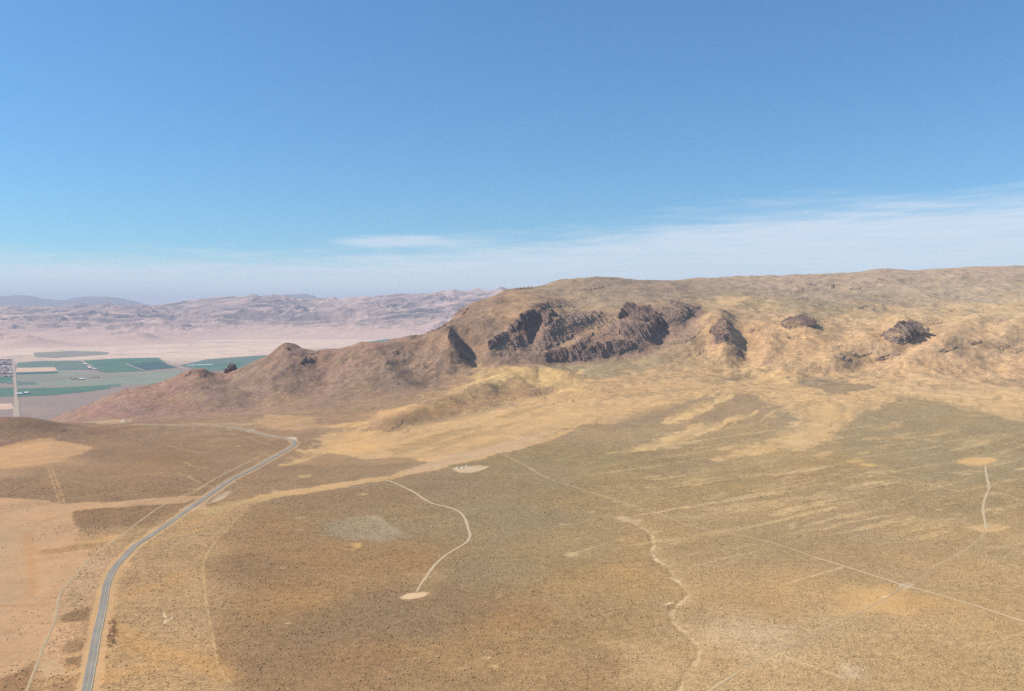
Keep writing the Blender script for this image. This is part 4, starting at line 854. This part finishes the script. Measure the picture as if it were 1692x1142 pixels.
OC = [
 ([(807,570),(827,551),(838,548),(840,557),(823,573),(809,580)], 'dark broken crag at the lower left end of the main cliffs', 14, M_rock, 1),
 ([(839,546),(853,531),(860,531),(856,546),(845,552)], 'small jagged crag between the two left cliff walls', 12, M_rock, 1),
 ([(859,527),(884,513),(890,527),(888,537),(876,552),(873,571),(867,563),(864,540),(858,537)], 'tallest dark cliff wall with a long pointed foot', 20, M_rock, 1.2),
 ([(890,517),(893,507),(906,500),(922,497),(938,499),(950,508),(928,509),(911,508),(898,512)], 'curved dark rim cliff capping the left crags', 12, M_rock, 1),
 ([(894,519),(911,514),(919,521),(908,524),(912,537),(906,543),(900,541),(896,529)], 'hooked dark crag right beside the tallest cliff wall', 18, M_rock, 1.2),
 ([(823,590),(830,575),(843,565),(857,553),(860,569),(850,583),(843,590)], 'lowest ribbed grey rock slope under the tallest cliff wall', 11, G_, 1),
 ([(894,562),(898,549),(922,524),(946,516),(993,515),(993,523),(965,538),(946,543),(925,553)], 'broad ribbed grey-brown crag sloping right from the hooked crag', 13, G_, 1),
 ([(893,580),(911,569),(938,555),(947,554),(943,562),(925,571),(909,577)], 'narrow rocky band below the broad ribbed crag', 9, G_, 1),
 ([(898,589),(911,579),(934,574),(938,586),(935,599),(903,598)], 'dark striped bluff at the bottom of the cliffs', 14, M_rock, 1.1),
 ([(940,590),(951,565),(964,553),(982,550),(972,566),(960,584),(958,597),(938,598)], 'purple ribbed crag in the lower middle of the cliffs', 12, R_, 1),
 ([(958,597),(962,582),(975,578),(990,566),(997,575),(1000,592),(978,597)], 'dark fluted bluff on the lower edge right of the striped bluff', 14, M_rock, 1.2),
 ([(1020,527),(1033,510),(1053,512),(1073,511),(1094,527),(1097,541),(1083,547),(1074,533),(1053,534),(1038,523)], 'black notched rim cliff right of the grassy bench', 18, M_rock, 1.3),
 ([(1089,521),(1096,506),(1106,498),(1126,498),(1139,517),(1134,529),(1119,536),(1102,541),(1097,526)], 'rounded grey crag with dark edges at the right end of the main cliffs', 15, G_, 1),
 ([(1139,518),(1156,504),(1156,511),(1145,520)], 'thin dark rib pointing up right from the rounded crag', 9, M_rock, 1),
 ([(1026,536),(1053,534),(1076,534),(1087,546),(1076,550),(1074,564),(1053,570),(1031,564),(1022,553)], 'wide craggy slope just under the black notched rim', 13, G_, 1.1),
 ([(985,584),(990,572),(1013,562),(1034,563),(1054,570),(1040,579),(1023,588),(996,594)], 'dark fluted bluff below the wide craggy slope', 15, M_rock, 1.2),
 ([(987,542),(1015,530),(1018,535),(990,547)], 'slim rocky step on the grassy bench', 7, M_rock, 1),
 ([(1074,551),(1102,546),(1097,555),(1079,569),(1054,584),(1056,573)], 'reddish rubble slope at the right foot of the main cliffs', 8, R_, 1),
 ([(1172,549),(1188,526),(1202,532),(1208,548),(1211,565),(1200,563),(1180,570),(1182,556)], 'reddish pointed crag alone in the golden slope', 17, R_, 1.2),
 ([(1094,575),(1102,567),(1108,568),(1104,575)], 'little dark boulder outcrop below the reddish rubble slope', 6, M_rock, 1),
 ([(1149,587),(1162,577),(1163,583),(1152,589)], 'small red ledge lower left of the pointed crag', 6, R_, 1),
 ([(1215,585),(1221,576),(1232,586),(1224,589)], 'small dark rubble patch lower right of the pointed crag', 6, M_rock, .8),
 ([(1114,567),(1140,547),(1158,547),(1142,564),(1119,570)], 'low grey rubble band left of the pointed crag', 6, G_, .9),
 ([(1288,534),(1304,525),(1320,524),(1334,528),(1348,535),(1346,541),(1328,540),(1303,545),(1292,540)], 'wide grey crag with dark clefts under the olive knoll', 14, M_rock, 1.1),
 ([(1454,556),(1480,539),(1496,532),(1510,538),(1532,552),(1520,557),(1504,566),(1491,570),(1467,564)], 'large dome-shaped grey crag in the right golden slope', 18, G_, 1.1),
 ([(1523,528),(1534,522),(1545,525),(1556,534),(1539,541)], 'dark crag just above right of the dome-shaped crag', 9, M_rock, 1),
 ([(1382,573),(1390,571),(1415,583),(1412,589)], 'upper of two slanting grey ledges on the golden slope', 6, G_, .8),
 ([(1376,585),(1390,585),(1407,594),(1400,598),(1378,592)], 'lower of two slanting grey ledges on the golden slope', 7, G_, .8),
 ([(1414,588),(1440,582),(1440,585),(1416,591)], 'short dark ledge right of the two slanting ledges', 4, M_rock, .8),
 ([(1446,595),(1472,582),(1487,586),(1459,596)], 'reddish flat ledge below the dome-shaped crag', 6, R_, .8),
 ([(1598,563),(1619,560),(1620,567),(1606,571)], 'small dark cluster of rocks right of the dome-shaped crag', 6, R_, .8),
 ([(1646,575),(1665,566),(1668,574),(1657,580)], 'left of two brown rocks near the right edge', 6, G_, .8),
 ([(1667,580),(1690,573),(1692,578),(1678,585)], 'brown rock touching the right edge of the view', 6, R_, .8),
 ([(1550,580),(1579,570),(1580,576),(1560,583)], 'low brown ledge between dome-shaped crag and rock cluster', 5, R_, .8),
 ([(1416,508),(1430,504),(1444,503),(1445,510),(1424,510)], 'thin ledge on the upper golden slope', 5, R_, .8),
 ([(1555,517),(1574,512),(1586,517),(1561,521)], 'thin dark ledge above the dark crag on the right', 5, M_rock, .8),
 ([(1640,536),(1652,527),(1656,530),(1644,539)], 'slanting brown rib on the far right slope', 4, R_, .8),
 ([(1301,557),(1315,553),(1324,560),(1312,564)], 'low grey rubble mound under the wide grey crag', 5, G_, .8),
 ([(1314,585),(1320,579),(1325,586),(1320,588)], 'tiny rock alone on the lower golden slope', 4, M_rock, .8),
 ([(1235,547),(1242,542),(1246,546),(1240,551)], 'tiny red rock right of the pointed crag', 5, R_, .8),
 ([(1309,484),(1319,478),(1327,476),(1326,484)], 'dark bluff in the hollow of the high plateau', 9, M_rock, .8),
 ([(1366,475),(1370,468),(1378,468),(1377,476)], 'small blue-dark bluff at the head of the plateau hollow', 9, M_rock, .8),
 ([(1398,480),(1410,475),(1422,474),(1420,479)], 'thin dark ledge right of the plateau hollow', 6, M_rock, .8),
 ([(1432,474),(1438,470),(1446,472),(1440,476)], 'tiny dark ledge on the upper plateau', 6, M_rock, .8),
 ([(1537,465),(1569,460),(1596,458),(1566,465)], 'long thin ledge near the skyline on the right', 6, M_rock, .7),
 ([(1307,472),(1330,468),(1348,468),(1346,472),(1320,474)], 'faint dark rim above the plateau hollow', 6, G_, .7),
 ([(1318,494),(1330,492),(1336,496),(1325,498)], 'small brown ledge below the plateau hollow', 5, R_, .7),
 ([(741,560),(746,549),(754,554),(758,576),(750,576)], 'black steep crag on the spur left of the main cliffs', 16, M_rock, 1),
 ([(754,580),(765,583),(779,596),(758,590)], 'black wedge of rock in place of the shadow at the foot of the spur', 9, M_rock, .8),  # dark rock shape standing in for the spur's triangular shadow
 ([(497,602),(509,588),(521,596),(510,601)], 'dark peaked outcrop on the left ridge face', 9, M_rock, 1),
 ([(512,587),(521,582),(527,580),(524,585)], 'thin ledge above the dark peaked outcrop', 5, R_, .8),
 ([(652,580),(656,579),(659,588),(655,590)], 'leftmost of three small dark rocks in a row', 5, M_rock, .8),
 ([(663,580),(667,579),(669,588),(665,590)], 'middle of three small dark rocks in a row', 5, M_rock, .8),
 ([(675,580),(678,578),(682,587),(677,588)], 'rightmost of three small dark rocks in a row', 5, M_rock, .8),
 ([(749,522),(756,510),(763,506),(773,511),(765,522),(757,520)], 'dark cliff on the steep skyline shoulder', 10, M_rock, 1),
 ([(706,549),(747,523),(749,529),(722,548)], 'long reddish broken ledge below the skyline shoulder', 6, R_, 1),
 ([(663,559),(675,552),(699,549),(681,557)], 'low reddish ledge on the saddle of the ridge', 5, R_, .9),
 ([(583,576),(597,568),(600,572),(595,578)], 'small rough rocks on the left ridge crest', 6, R_, .9),
 ([(841,482),(864,475),(883,472),(884,476),(865,480)], 'dark flat cap rock on the summit rim', 7, M_rock, .8),
 ([(956,480),(974,476),(997,474),(974,480)], 'long dark ledge just under the highest skyline', 7, M_rock, .8),
 ([(880,508),(888,501),(894,502),(885,510)], 'small dark crag above the tallest cliff wall', 8, M_rock, .9),
 ([(330,624),(329,617),(339,618),(348,627)], 'dark rock cap on the lower left hilltop', 6, M_rock, .9),
 ([(302,623),(308,617),(316,614),(313,621)], 'small brown rocks on the crest left of the dark rock cap', 5, R_, .8),
 ([(181,652),(197,641),(211,639),(212,653),(194,654)], 'purple brown block of rock on the far left ridge end', 5, M_rock, .6),
 ([(195,681),(200,672),(209,673),(209,682)], 'small dark rock below the purple brown block', 2, R_, .5),
 ([(277,640),(280,636),(284,640),(280,642)], 'tiny dark rock on the left hill flank', 4, M_rock, .8),
 ([(332,642),(341,637),(346,639),(340,642)], 'tiny dark ledge below the dark rock cap', 4, R_, .8),
 ([(645,624),(650,624),(660,635),(655,636)], 'dark streak of rocks in the grey hollow of the ridge', 4, M_rock, .8),
 ([(874,653),(882,644),(890,640),(893,652),(902,658),(885,656)], 'dark rocks in the hollow of the golden mound', 6, M_rock, .8),
 ([(778,682),(785,675),(788,679),(783,683)], 'small dark rock at the foot of the brown mound', 4, R_, .8),
 ([(640,713),(655,700),(668,692),(664,701),(648,714)], 'reddish rocky bank at the left tip of the brown mound', 4, R_, .7),
 ([(695,616),(703,612),(706,615),(700,618)], 'tiny rocks on the tan slope under the three small rocks', 3, R_, .8),
 ([(790,563),(814,553),(814,556),(793,565)], 'thin red ledge left of the broken crag', 4, R_, .8),
 ([(95,712),(104,709),(110,712),(100,715)], 'dark scrubby rock at the right foot of the low left hill', 3, M_rock, .7),
]
outcrop([(806,590),(812,572),(838,552),(862,528),(886,514),(930,508),(990,514),(1022,520),(1080,512),(1110,502),(1150,508),(1138,528),(1100,548),(1062,578),(1020,596),(960,602),(900,602),(850,594)],
        'broad rocky brown slope that joins all the main cliff walls', 5, M_rock_g, 1, step=.8, seed=777, edge=14, cell=12)
TURN = {2: 42, 3: 16, 4: 34, 11: 34, 12: 14, 14: 16, 18: 26, 24: 22, 47: 42, 48: 20, 49: 14, 23: 12, 8: 12, 10: 16, 15: 14, 0: 10}
for i, (px, lab, h, mat, cr) in enumerate(OC):
    outcrop(px, lab, h*(1.35 if h > 10 else 1.0), mat, cr, seed=i*3, turn=TURN.get(i, 0), edge=7.0 if h > 8 else 4.5, step=.5 if h > 8 else .45)

def crag(u, v, w, hh, dp, label, mat, seed):
    """free-standing rough boulder crag, whole body"""
    p = W([(u, v)])[0]; n = 15; V_ = []; 
    th = np.linspace(0, math.pi, n); ph = np.linspace(0, 2*math.pi, 2*n, endpoint=False)
    T, Ph = np.meshgrid(th, ph, indexing='ij')
    x = np.sin(T)*np.cos(Ph); y = np.sin(T)*np.sin(Ph); z = np.cos(T)
    r = 1+.5*fbm(x*2+seed, z*2+y*1.3, 1.0, 4, seed)+.22*ridged(x*3+y, z*1.2+y*2, .8, 3, seed+3)
    Vv = np.stack([x*r*w/2, y*r*dp/2, z*r*hh*.62+hh*.35], -1).reshape(-1, 3)
    i = np.arange(n-1)[:, None]*(2*n); j = np.arange(2*n)[None]; k = (j+1) % (2*n)
    F = np.stack([i+j, i+2*n+j, i+2*n+k, i+k], -1).reshape(-1, 4)
    o = mesh_np('rock_outcrop', Vv, F, mat, smooth=False, attrs={'cover': np.concatenate([np.tile(hcov(p[:1], p[1:2]), (len(Vv), 1)), np.ones((len(Vv), 1))], 1)}); o.location = p
    return tag(o, label, 'rock')
crag(383.5, 613, 34, 27, 30, 'black rock tower standing out against the green valley', M_rock, 11)
crag(373.5, 616, 15, 17, 14, 'slim rock spire leaning beside the black rock tower', M_rock, 15)
crag(476, 577, 16, 7, 12, 'small rounded rock on the peak of the left ridge', M_rock, 17)

# ------------------------------------------------------------------ roads and tracks on the plain
def drape(name, P, w, mat, label, lift=.35, skirt=1.2, jit=0.0, parent=None):
    P = np.asarray(P); T = np.gradient(P, axis=0); T /= np.linalg.norm(T, axis=1)[:, None]; Nn = np.stack([T[:, 1], -T[:, 0]], 1)
    w = np.asarray(w)*np.ones(len(P)); s_ = np.arange(len(P))
    wl = w/2*(1+jit*pn(s_/2.3, s_*0+3.3, 7)*1.6); wr = w/2*(1+jit*pn(s_/2.1, s_*0+8.3, 9)*1.6)
    offs = [(-1, wl+skirt, -1.2), (-1, wl, lift), (0, w*0, lift+.05), (1, wr, lift), (1, wr+skirt, -1.2)] if skirt else [(-1, wl, lift), (1, wr, lift)]
    rows = []
    zc = hgt(P[:, 0], P[:, 1])
    for sg, ww, dz in offs:
        q = P+Nn*(sg*ww)[:, None]; z = np.maximum(hgt(q[:, 0], q[:, 1]), zc-.3) if dz > 0 else hgt(q[:, 0], q[:, 1])
        rows.append(np.c_[q, z+dz])
    rows = np.array(rows); f = grid_faces(len(rows), len(P))
    o = mesh_np(name, rows.reshape(-1, 3), f[:, ::-1], mat, parent=parent, smooth=False); tag(o, label, kind='structure')
    return o
m, t, b = new_mat('asphalt'); b.inputs['Roughness'].default_value = .9; b.inputs['Specular IOR Level'].default_value = .25
g = t.nodes.new('ShaderNodeNewGeometry'); na = mnoise(t, g.outputs['Position'], .35, 6, .6); nb = mnoise(t, g.outputs['Position'], .03, 3, .5)
c = mixrgb(t, mr(t, na, .35, .65, 0, 1), (0.20, 0.17, 0.137), (0.265, 0.228, 0.18)); c = mixrgb(t, mr(t, nb, .4, .65, 0, .6), c, (0.29, 0.25, 0.20)); t.links.new(c, b.inputs['Base Color']); M_asph = m
M_line = simple_mat('worn_yellow_white', (0.60, 0.55, 0.32), sc=.5, c2=(0.42, 0.38, 0.25))
M_seal = simple_mat('dark_seal', (0.10, 0.095, 0.09), sc=.5)
RP = Wc(ROADPX)
def offset(P, d):
    T = np.gradient(P, axis=0); T /= np.linalg.norm(T, axis=1)[:, None]; return P+np.stack([T[:, 1], -T[:, 0]], 1)*d
drape('road', RP, 8.2, M_asph, 'grey asphalt road curving across the plain', .45, 1.5)
def thin(name, P, w, lift, mat, label):
    T = np.gradient(P, axis=0); T /= np.linalg.norm(T, axis=1)[:, None]; Nn = np.stack([T[:, 1], -T[:, 0]], 1)
    rows = np.array([np.c_[P+Nn*s*w/2, hgt(P[:, 0], P[:, 1])+lift] for s in (-1, 1)])
    return tag(mesh_np(name, rows.reshape(-1, 3), grid_faces(2, len(P))[:, ::-1], mat), label, kind='structure')
near = RP[RP[:, 1] < 1500]
thin('edge_line', offset(near, 3.7), .55, .53, M_line, 'pale yellow line along the right edge of the asphalt road')
thin('centre_line', near, .22, .54, M_line, 'worn thin line down the middle of the asphalt road')
M_track = simple_mat('worn_track', (0.44, 0.315, 0.175), sc=.15, c2=(0.36, 0.26, 0.15))
M_track2 = simple_mat('pale_track', (0.52, 0.39, 0.235), sc=.15, c2=(0.42, 0.315, 0.19))
TR = [
 ([(637,794),(650,797),(680,811),(700,824),(716,832),(740,838),(757,844),(768,856),(773,871),(777,885),(771,896),(752,908),(737,917),(722,930),(710,945),(699,960),(688,978)], 3.4, M_track2, 'pale curved dirt track leading to an oval clearing'),
 ([(1010,824),(1080,846),(1140,868),(1240,888),(1290,901),(1345,920)], 1.5, M_track, 'thin faint far half of the long straight dirt track'),
 ([(1345,920),(1400,937),(1450,953),(1495,967),(1560,985),(1620,1003),(1692,1027),(1760,1048)], 2.4, M_track2, 'straight pale dirt track crossing the lower right plain'),
 ([(1495,967),(1512,961),(1530,948),(1545,937),(1580,918),(1612,896),(1629,876)], 2.0, M_track, 'thin track climbing from the junction to the small clearing on the right'),
 ([(1630,873),(1625,845),(1627,825),(1634,805),(1630,785),(1628,770)], 3.8, M_track2, 'pale track climbing to the bare golden clearing on the right'),
 ([(1495,967),(1470,985),(1440,1002),(1410,1018),(1340,1052),(1285,1078),(1240,1100),(1170,1145),(1130,1175)], 1.7, M_track, 'faint track running from the junction down to the bottom edge'),
 ([(400,768),(352,793),(330,806),(290,824),(260,841),(233,860),(203,883),(149,923),(119,957),(99,984),(92,1019),(82,1046),(67,1081),(47,1135),(30,1180)], 2.7, M_track, 'dirt track beside the golden field left of the road'),
]
for px, w, mt, lab in TR:
    drape('dirt_track', Wc(px), w, mt, lab, .16, 1.0, .35)

# ------------------------------------------------------------------ heaps, farm buildings, trees
M_pale = simple_mat('pale_rubble', (0.56, 0.49, 0.37), sc=.4, c2=(0.46, 0.39, 0.29), bump=.5)
def heap(u, v, w, dp, hh, label, seed, group=None, mat=None):
    p = W([(u, v)])[0]; n = 14; r_ = np.linspace(0, 1, n); a_ = np.linspace(0, 2*math.pi, 28, endpoint=False)
    Rr, Aa = np.meshgrid(r_, a_, indexing='ij'); x = Rr*np.cos(Aa); y = Rr*np.sin(Aa)
    z = (1-Rr**1.7)*(1+.5*fbm(x+seed, y, .7, 3, seed))*hh-.25*hh*Rr
    Vv = np.stack([x*w/2, y*dp/2, z], -1).reshape(-1, 3); i = np.arange(n-1)[:, None]*28; j = np.arange(28)[None]; k = (j+1) % 28
    o = mesh_np('dirt_pile', Vv, np.stack([i+j, i+28+j, i+28+k, i+k], -1).reshape(-1, 4), mat or M_pale, smooth=False); o.location = p
    return tag(o, label, 'dirt pile', group)
heap(756.5, 773.5, 9, 9, 4.2, 'leftmost of the pale heaps on the small clearing', 3)
heap(765, 773.5, 8, 8, 3.6, 'middle of the pale heaps on the small clearing', 5)
heap(771, 771.5, 7, 7, 3.2, 'rightmost of the pale heaps on the small clearing', 8)
heap(206, 697.5, 30, 26, 7, 'pale rounded mound of earth where the plain meets the left ridge', 9, mat=M_dirt)
heap(363, 817, 5, 5, 2.0, 'small pale heap on the lay-by beside the road bend', 12)

M_white = simple_mat('white_sheet_metal', (0.80, 0.82, 0.82), sc=.2, c2=(0.72, 0.74, 0.75), rough=.5)
M_wall = simple_mat('shed_wall', (0.55, 0.56, 0.55), sc=.2); M_dark = simple_mat('dark_opening', (0.04, 0.04, 0.045), sc=.2)
M_greyroof = simple_mat('grey_roof', (0.45, 0.44, 0.44), sc=.2)
def building(p, L_, Wd, Hh, ang, label, roofm, kind='shed', group=None, doors=3):
    e = bpy.data.objects.new('farm_'+kind, None); COL.objects.link(e); e.location = p; e.rotation_euler = (0, 0, R(ang)); tag(e, label, kind, group)
    x, y = L_/2, Wd/2; rh = Wd*.22
    Vw = [(-x,-y,0),(x,-y,0),(x,y,0),(-x,y,0),(-x,-y,Hh),(x,-y,Hh),(x,y,Hh),(-x,y,Hh),(-x,0,Hh+rh),(x,0,Hh+rh)]
    me = bpy.data.meshes.new('wall'); me.from_pydata(Vw, [], [(0,1,5,4),(1,2,6,9,5),(2,3,7,6),(3,0,4,8,7),(3,2,1,0)]); me.materials.append(M_wall)
    o = bpy.data.objects.new('wall', me); COL.objects.link(o); o.parent = e
    k = .9; ov = .8; sl = rh/y
    Vr = []
    for sx in (-x-ov, x+ov):
        for yy, zz in ((-y-k, Hh-k*sl), (0, Hh+rh), (y+k, Hh-k*sl)):
            Vr += [(sx, yy, zz+.05), (sx, yy, zz+.45)]
    Fr = [(1,3,9,7),(3,5,11,9),(0,6,8,2),(2,8,10,4),(0,1,7,6),(4,10,11,5),(0,2,3,1),(2,4,5,3),(6,7,9,8),(8,9,11,10)]
    me = bpy.data.meshes.new('roof'); me.from_pydata(Vr, [], Fr); me.materials.append(roofm); o = bpy.data.objects.new('roof', me); COL.objects.link(o); o.parent = e
    for d in range(doors):
        cx = -x+L_*(d+.5)/doors; w = L_/doors*.3; hd = Hh*.75
        me = bpy.data.meshes.new('door'); b0 = -y-.12
        me.from_pydata([(cx-w,b0,.05),(cx+w,b0,.05),(cx+w,b0,hd),(cx-w,b0,hd),(cx-w,-y-.01,.05),(cx+w,-y-.01,.05),(cx+w,-y-.01,hd),(cx-w,-y-.01,hd)], [], [(0,1,2,3),(3,2,6,7),(0,3,7,4),(1,5,6,2)])
        me.materials.append(M_dark); o = bpy.data.objects.new('door', me); COL.objects.link(o); o.parent = e
    for me in [c.data for c in e.children]: me.update()
    return e
G0 = .9
building(VP(33, 652, G0), 36, 18, 7, 4, 'long low white shed beside the straight valley road', M_white)
building(VP(44, 651, G0), 28, 20, 9, 4, 'shorter brighter white shed right of the long one', M_white)
building(VP(141, 603, 1.6), 40, 22, 8, 10, 'pale shed at the top of the lane between green fields', M_white)
building(VP(148.5, 610, 1.6), 26, 24, 10, 10, 'bright white shed at the bottom of the lane between green fields', M_white)
building(VP(158, 611, 1.6), 30, 16, 8, 5, 'low white shed right of the lane end', M_white)
building(VP(135, 627.5, G0), 42, 18, 7, 3, 'pale shed right of the dark farm trees', M_white)
building(VP(121, 627.5, G0), 22, 14, 6, 3, 'grey roofed farmhouse among the dark farm trees', M_greyroof, 'house')
building(VP(16, 634.5, G0), 34, 14, 6, 2, 'pale shed beside the lane left of the valley road', M_greyroof)
building(VP(18, 617, 1.8), 30, 18, 8, 2, 'pale building on the mottled lots by the valley road', M_white)
building(VP(7, 607, 1.8), 28, 18, 8, 2, 'pale building at the left edge of the mottled lots', M_white)

M_bark = simple_mat('bark', (0.10, 0.075, 0.055), sc=2); M_leaf = simple_mat('leaves', (0.045, 0.065, 0.04), sc=.6, c2=(0.08, 0.10, 0.055))
rng = np.random.default_rng(7)
def tree(p, h, label, group):
    e = bpy.data.objects.new('broadleaf_tree', None); COL.objects.link(e); e.location = p; tag(e, label, 'tree', group)
    a = np.linspace(0, 2*math.pi, 7)[:-1]; Vt = []
    for z, r in ((0, .035*h), (.25*h, .026*h), (.6*h, .012*h)):
        Vt += [(r*math.cos(q), r*math.sin(q), z) for q in a]
    Ft = [(i+k*6, (i+1) % 6+k*6, (i+1) % 6+(k+1)*6, i+(k+1)*6) for k in range(2) for i in range(6)]
    mesh_np('trunk', Vt, Ft, M_bark, e)
    n = 420; d = rng.normal(size=(n, 3)); d /= np.linalg.norm(d, axis=1)[:, None]; r = rng.uniform(.35, 1, n)**.6
    c = d*r[:, None]*np.array([.36*h, .36*h, .36*h])+np.array([0, 0, .62*h]); c += .10*h*np.sin(d*5+rng.uniform(0, 6, 3))
    s = h*.055; t1 = rng.normal(size=(n, 3)); t1 /= np.linalg.norm(t1, axis=1)[:, None]; t2 = np.cross(t1, d); t2 /= np.linalg.norm(t2, axis=1)[:, None]
    Q = np.stack([c-t1*s-t2*s, c+t1*s-t2*s*.6, c+t1*s*.8+t2*s, c-t1*s*.7+t2*s], 1).reshape(-1, 3)
    mesh_np('crown', Q, np.arange(n*4).reshape(-1, 4), M_leaf, e, smooth=False); return e
FT_ = []
for k, (u, v) in enumerate([(117,627),(119,626.2),(123,628),(125,627),(127,628.2),(130,627.6),(152,625),(155,625.4),(158,624.6),(160,625.2),(163,625),(31,653.5),(38,651),(41,652.6),(49,652)]):
    lab = 'dark tree in the farm clump left of the pale shed' if u < 131 else ('dark tree in the row right of the pale shed' if u < 164 else '')
    if u < 60: lab = ['dark tree in front of the long white shed', 'dark tree between the two white sheds', 'low dark tree before the shorter white shed', 'dark tree right of the shorter white shed'][k-11]
    tree(VP(u, v, G0), 11+rng.uniform(-2, 3), lab, None if u < 60 else ('trees of the farm clump' if u < 131 else 'trees in the row right of the farm'))
# orchard and scattered town trees: too many to tell apart
def leafmass(name, pts, hs, label):
    Vs = []; 
    for (x, y, z), h in zip(pts, hs):
        n = 40; d = rng.normal(size=(n, 3)); d /= np.linalg.norm(d, axis=1)[:, None]
        c = d*np.array([.45*h, .45*h, .4*h])*rng.uniform(.5, 1, n)[:, None]+np.array([x, y, z+.5*h]); s = h*.17
        t1 = rng.normal(size=(n, 3)); t1 /= np.linalg.norm(t1, axis=1)[:, None]; t2 = np.cross(t1, d); t2 /= np.linalg.norm(t2, axis=1)[:, None]
        Vs.append(np.stack([c-t1*s-t2*s, c+t1*s-t2*s, c+t1*s+t2*s, c-t1*s+t2*s], 1).reshape(-1, 3))
    Q = np.concatenate(Vs); return tag(mesh_np(name, Q, np.arange(len(Q)).reshape(-1, 4), M_leaf, smooth=False), label, kind='stuff')
pts = []
for k in range(520):
    u = rng.uniform(-50, 20); v = rng.choice([595.5, 600, 603, 609, 613, 618, 623], p=[.3, .15, .2, .1, .1, .1, .05])+rng.normal()*.7
    pts.append(VP(u, max(594.5, v), 1.0))
leafmass('treetops', pts, rng.uniform(7, 12, len(pts)), 'dark trees scattered over the mottled lots')

# ------------------------------------------------------------------ sagebrush on the near plain: nobody could count it
n = 260000
yy = np.sqrt(rng.uniform(700.0**2, 1750.0**2, n)); uu = rng.uniform(-60, 1760, n); xx = (uu-CU)/K*yy
fi = np.interp(yy, Yr, np.arange(len(Yr))).astype(int); fj = np.interp(uu, U, np.arange(len(U))).astype(int)
den = DEN[fi, fj]*(0.5+1.5*fbm(xx, yy, 38, 4, 501)+.5*fbm(xx, yy, 9, 2, 503))*(1-.35*sst(yy, 1300, 1750))
keep = rng.uniform(0, 1, n) < den*0.5
dr = np.full(n, 1e9)
for px, w, mt, lab in TR: dr = np.minimum(dr, seg_dist(xx, yy, Wc(px)[::3]))
keep &= (dr > 3) & (seg_dist(xx, yy, RP[::3]) > 9)
xx, yy = xx[keep], yy[keep]; n = len(xx); zz = hgt(xx, yy)
ico = []
for k in range(5): ico.append((math.cos(k*1.2566), math.sin(k*1.2566), .12))
for k in range(5): ico.append((.72*math.cos(k*1.2566+.63), .72*math.sin(k*1.2566+.63), .62))
ico.append((0, 0, .88)); ico = np.array(ico)
fic = [(k, (k+1) % 5, 5+k) for k in range(5)]+[((k+1) % 5, 5+(k+1) % 5, 5+k) for k in range(5)]+[(5+k, 5+(k+1) % 5, 10) for k in range(5)]
fic = np.array(fic); rad = rng.uniform(.45, 1.05, n)*(.75+.6*rng.uniform(0, 1, n)**3)
ang = rng.uniform(0, 6.28, n); Vb = ico[None]*rng.uniform(.7, 1.3, (n, 11, 3)); ca, sa = np.cos(ang)[:, None], np.sin(ang)[:, None]
Vb = np.stack([Vb[..., 0]*ca-Vb[..., 1]*sa, Vb[..., 0]*sa+Vb[..., 1]*ca, Vb[..., 2]], -1)*rad[:, None, None]
Vb += np.stack([xx, yy, zz-.1], -1)[:, None]
Fb = (fic[None]+(np.arange(n)*11)[:, None, None]).reshape(-1, 3)
tone = rng.uniform(0, 1, n); cb = lin((112, 98, 70))*(1-tone[:, None])+lin((146, 124, 92))*tone[:, None]
gc = COV[np.interp(yy, Yr, np.arange(len(Yr))).astype(int), np.interp(CU+K*xx/yy, U, np.arange(len(U))).astype(int)]
cb = cb*.30+gc*.6
straw = rng.uniform(0, 1, n) < .34; cb[straw] = gc[straw]*1.0+lin((214, 184, 132))*.2
cb4 = np.repeat(np.concatenate([cb, np.ones((n, 1))], 1), 11, axis=0)
m, t, b = new_mat('sagebrush'); matte(b); a = t.nodes.new('ShaderNodeAttribute'); a.attribute_name = 'cover'; t.links.new(a.outputs['Color'], b.inputs['Base Color'])
print('shrubs', n)
tag(mesh_np('sagebrush', Vb.reshape(-1, 3), Fb, m, smooth=False, attrs={'cover': cb4}), 'low grey-brown sagebrush dotting the near plain', kind='stuff')

# thicket in the road ditch: some larger bushes one can tell apart as a clump
pts = []
for k in range(70):
    u, v = rng.uniform(180, 194), rng.uniform(1024, 1068); p = W([(u-(v-1024)*.12, v)])[0]; pts.append(tuple(p))
M_leaf = simple_mat('dry_bush', (0.34, 0.23, 0.15), sc=.6, c2=(0.42, 0.29, 0.18))
leafmass('roadside_bushes', pts, rng.uniform(.8, 1.5, len(pts)), 'dark brown thicket of bushes in the ditch right of the road')

# ------------------------------------------------------------------ air
hm = bpy.data.materials.new('air'); hm.use_nodes = True; ht = hm.node_tree; ht.nodes.clear()
pv = ht.nodes.new('ShaderNodeVolumePrincipled'); pv.inputs['Density'].default_value = HAZE; pv.inputs['Color'].default_value = (0.54, 0.635, 0.77, 1); pv.inputs['Anisotropy'].default_value = 0.0
ou = ht.nodes.new('ShaderNodeOutputMaterial'); ht.links.new(pv.outputs[0], ou.inputs['Volume'])
x, y0, y1, z0, z1 = 61000, -3000, 91000, -460, 1150
Vh = [(-x,y0,z0),(x,y0,z0),(x,y1,z0),(-x,y1,z0),(-x,y0,z1),(x,y0,z1),(x,y1,z1),(-x,y1,z1)]
me = bpy.data.meshes.new('haze'); me.from_pydata(Vh, [], [(0,3,2,1),(4,5,6,7),(0,1,5,4),(1,2,6,5),(2,3,7,6),(3,0,4,7)]); me.materials.append(hm)
hz = bpy.data.objects.new('haze', me); COL.objects.link(hz); tag(hz, 'thin pale air between the viewer and the far hills', kind='stuff')
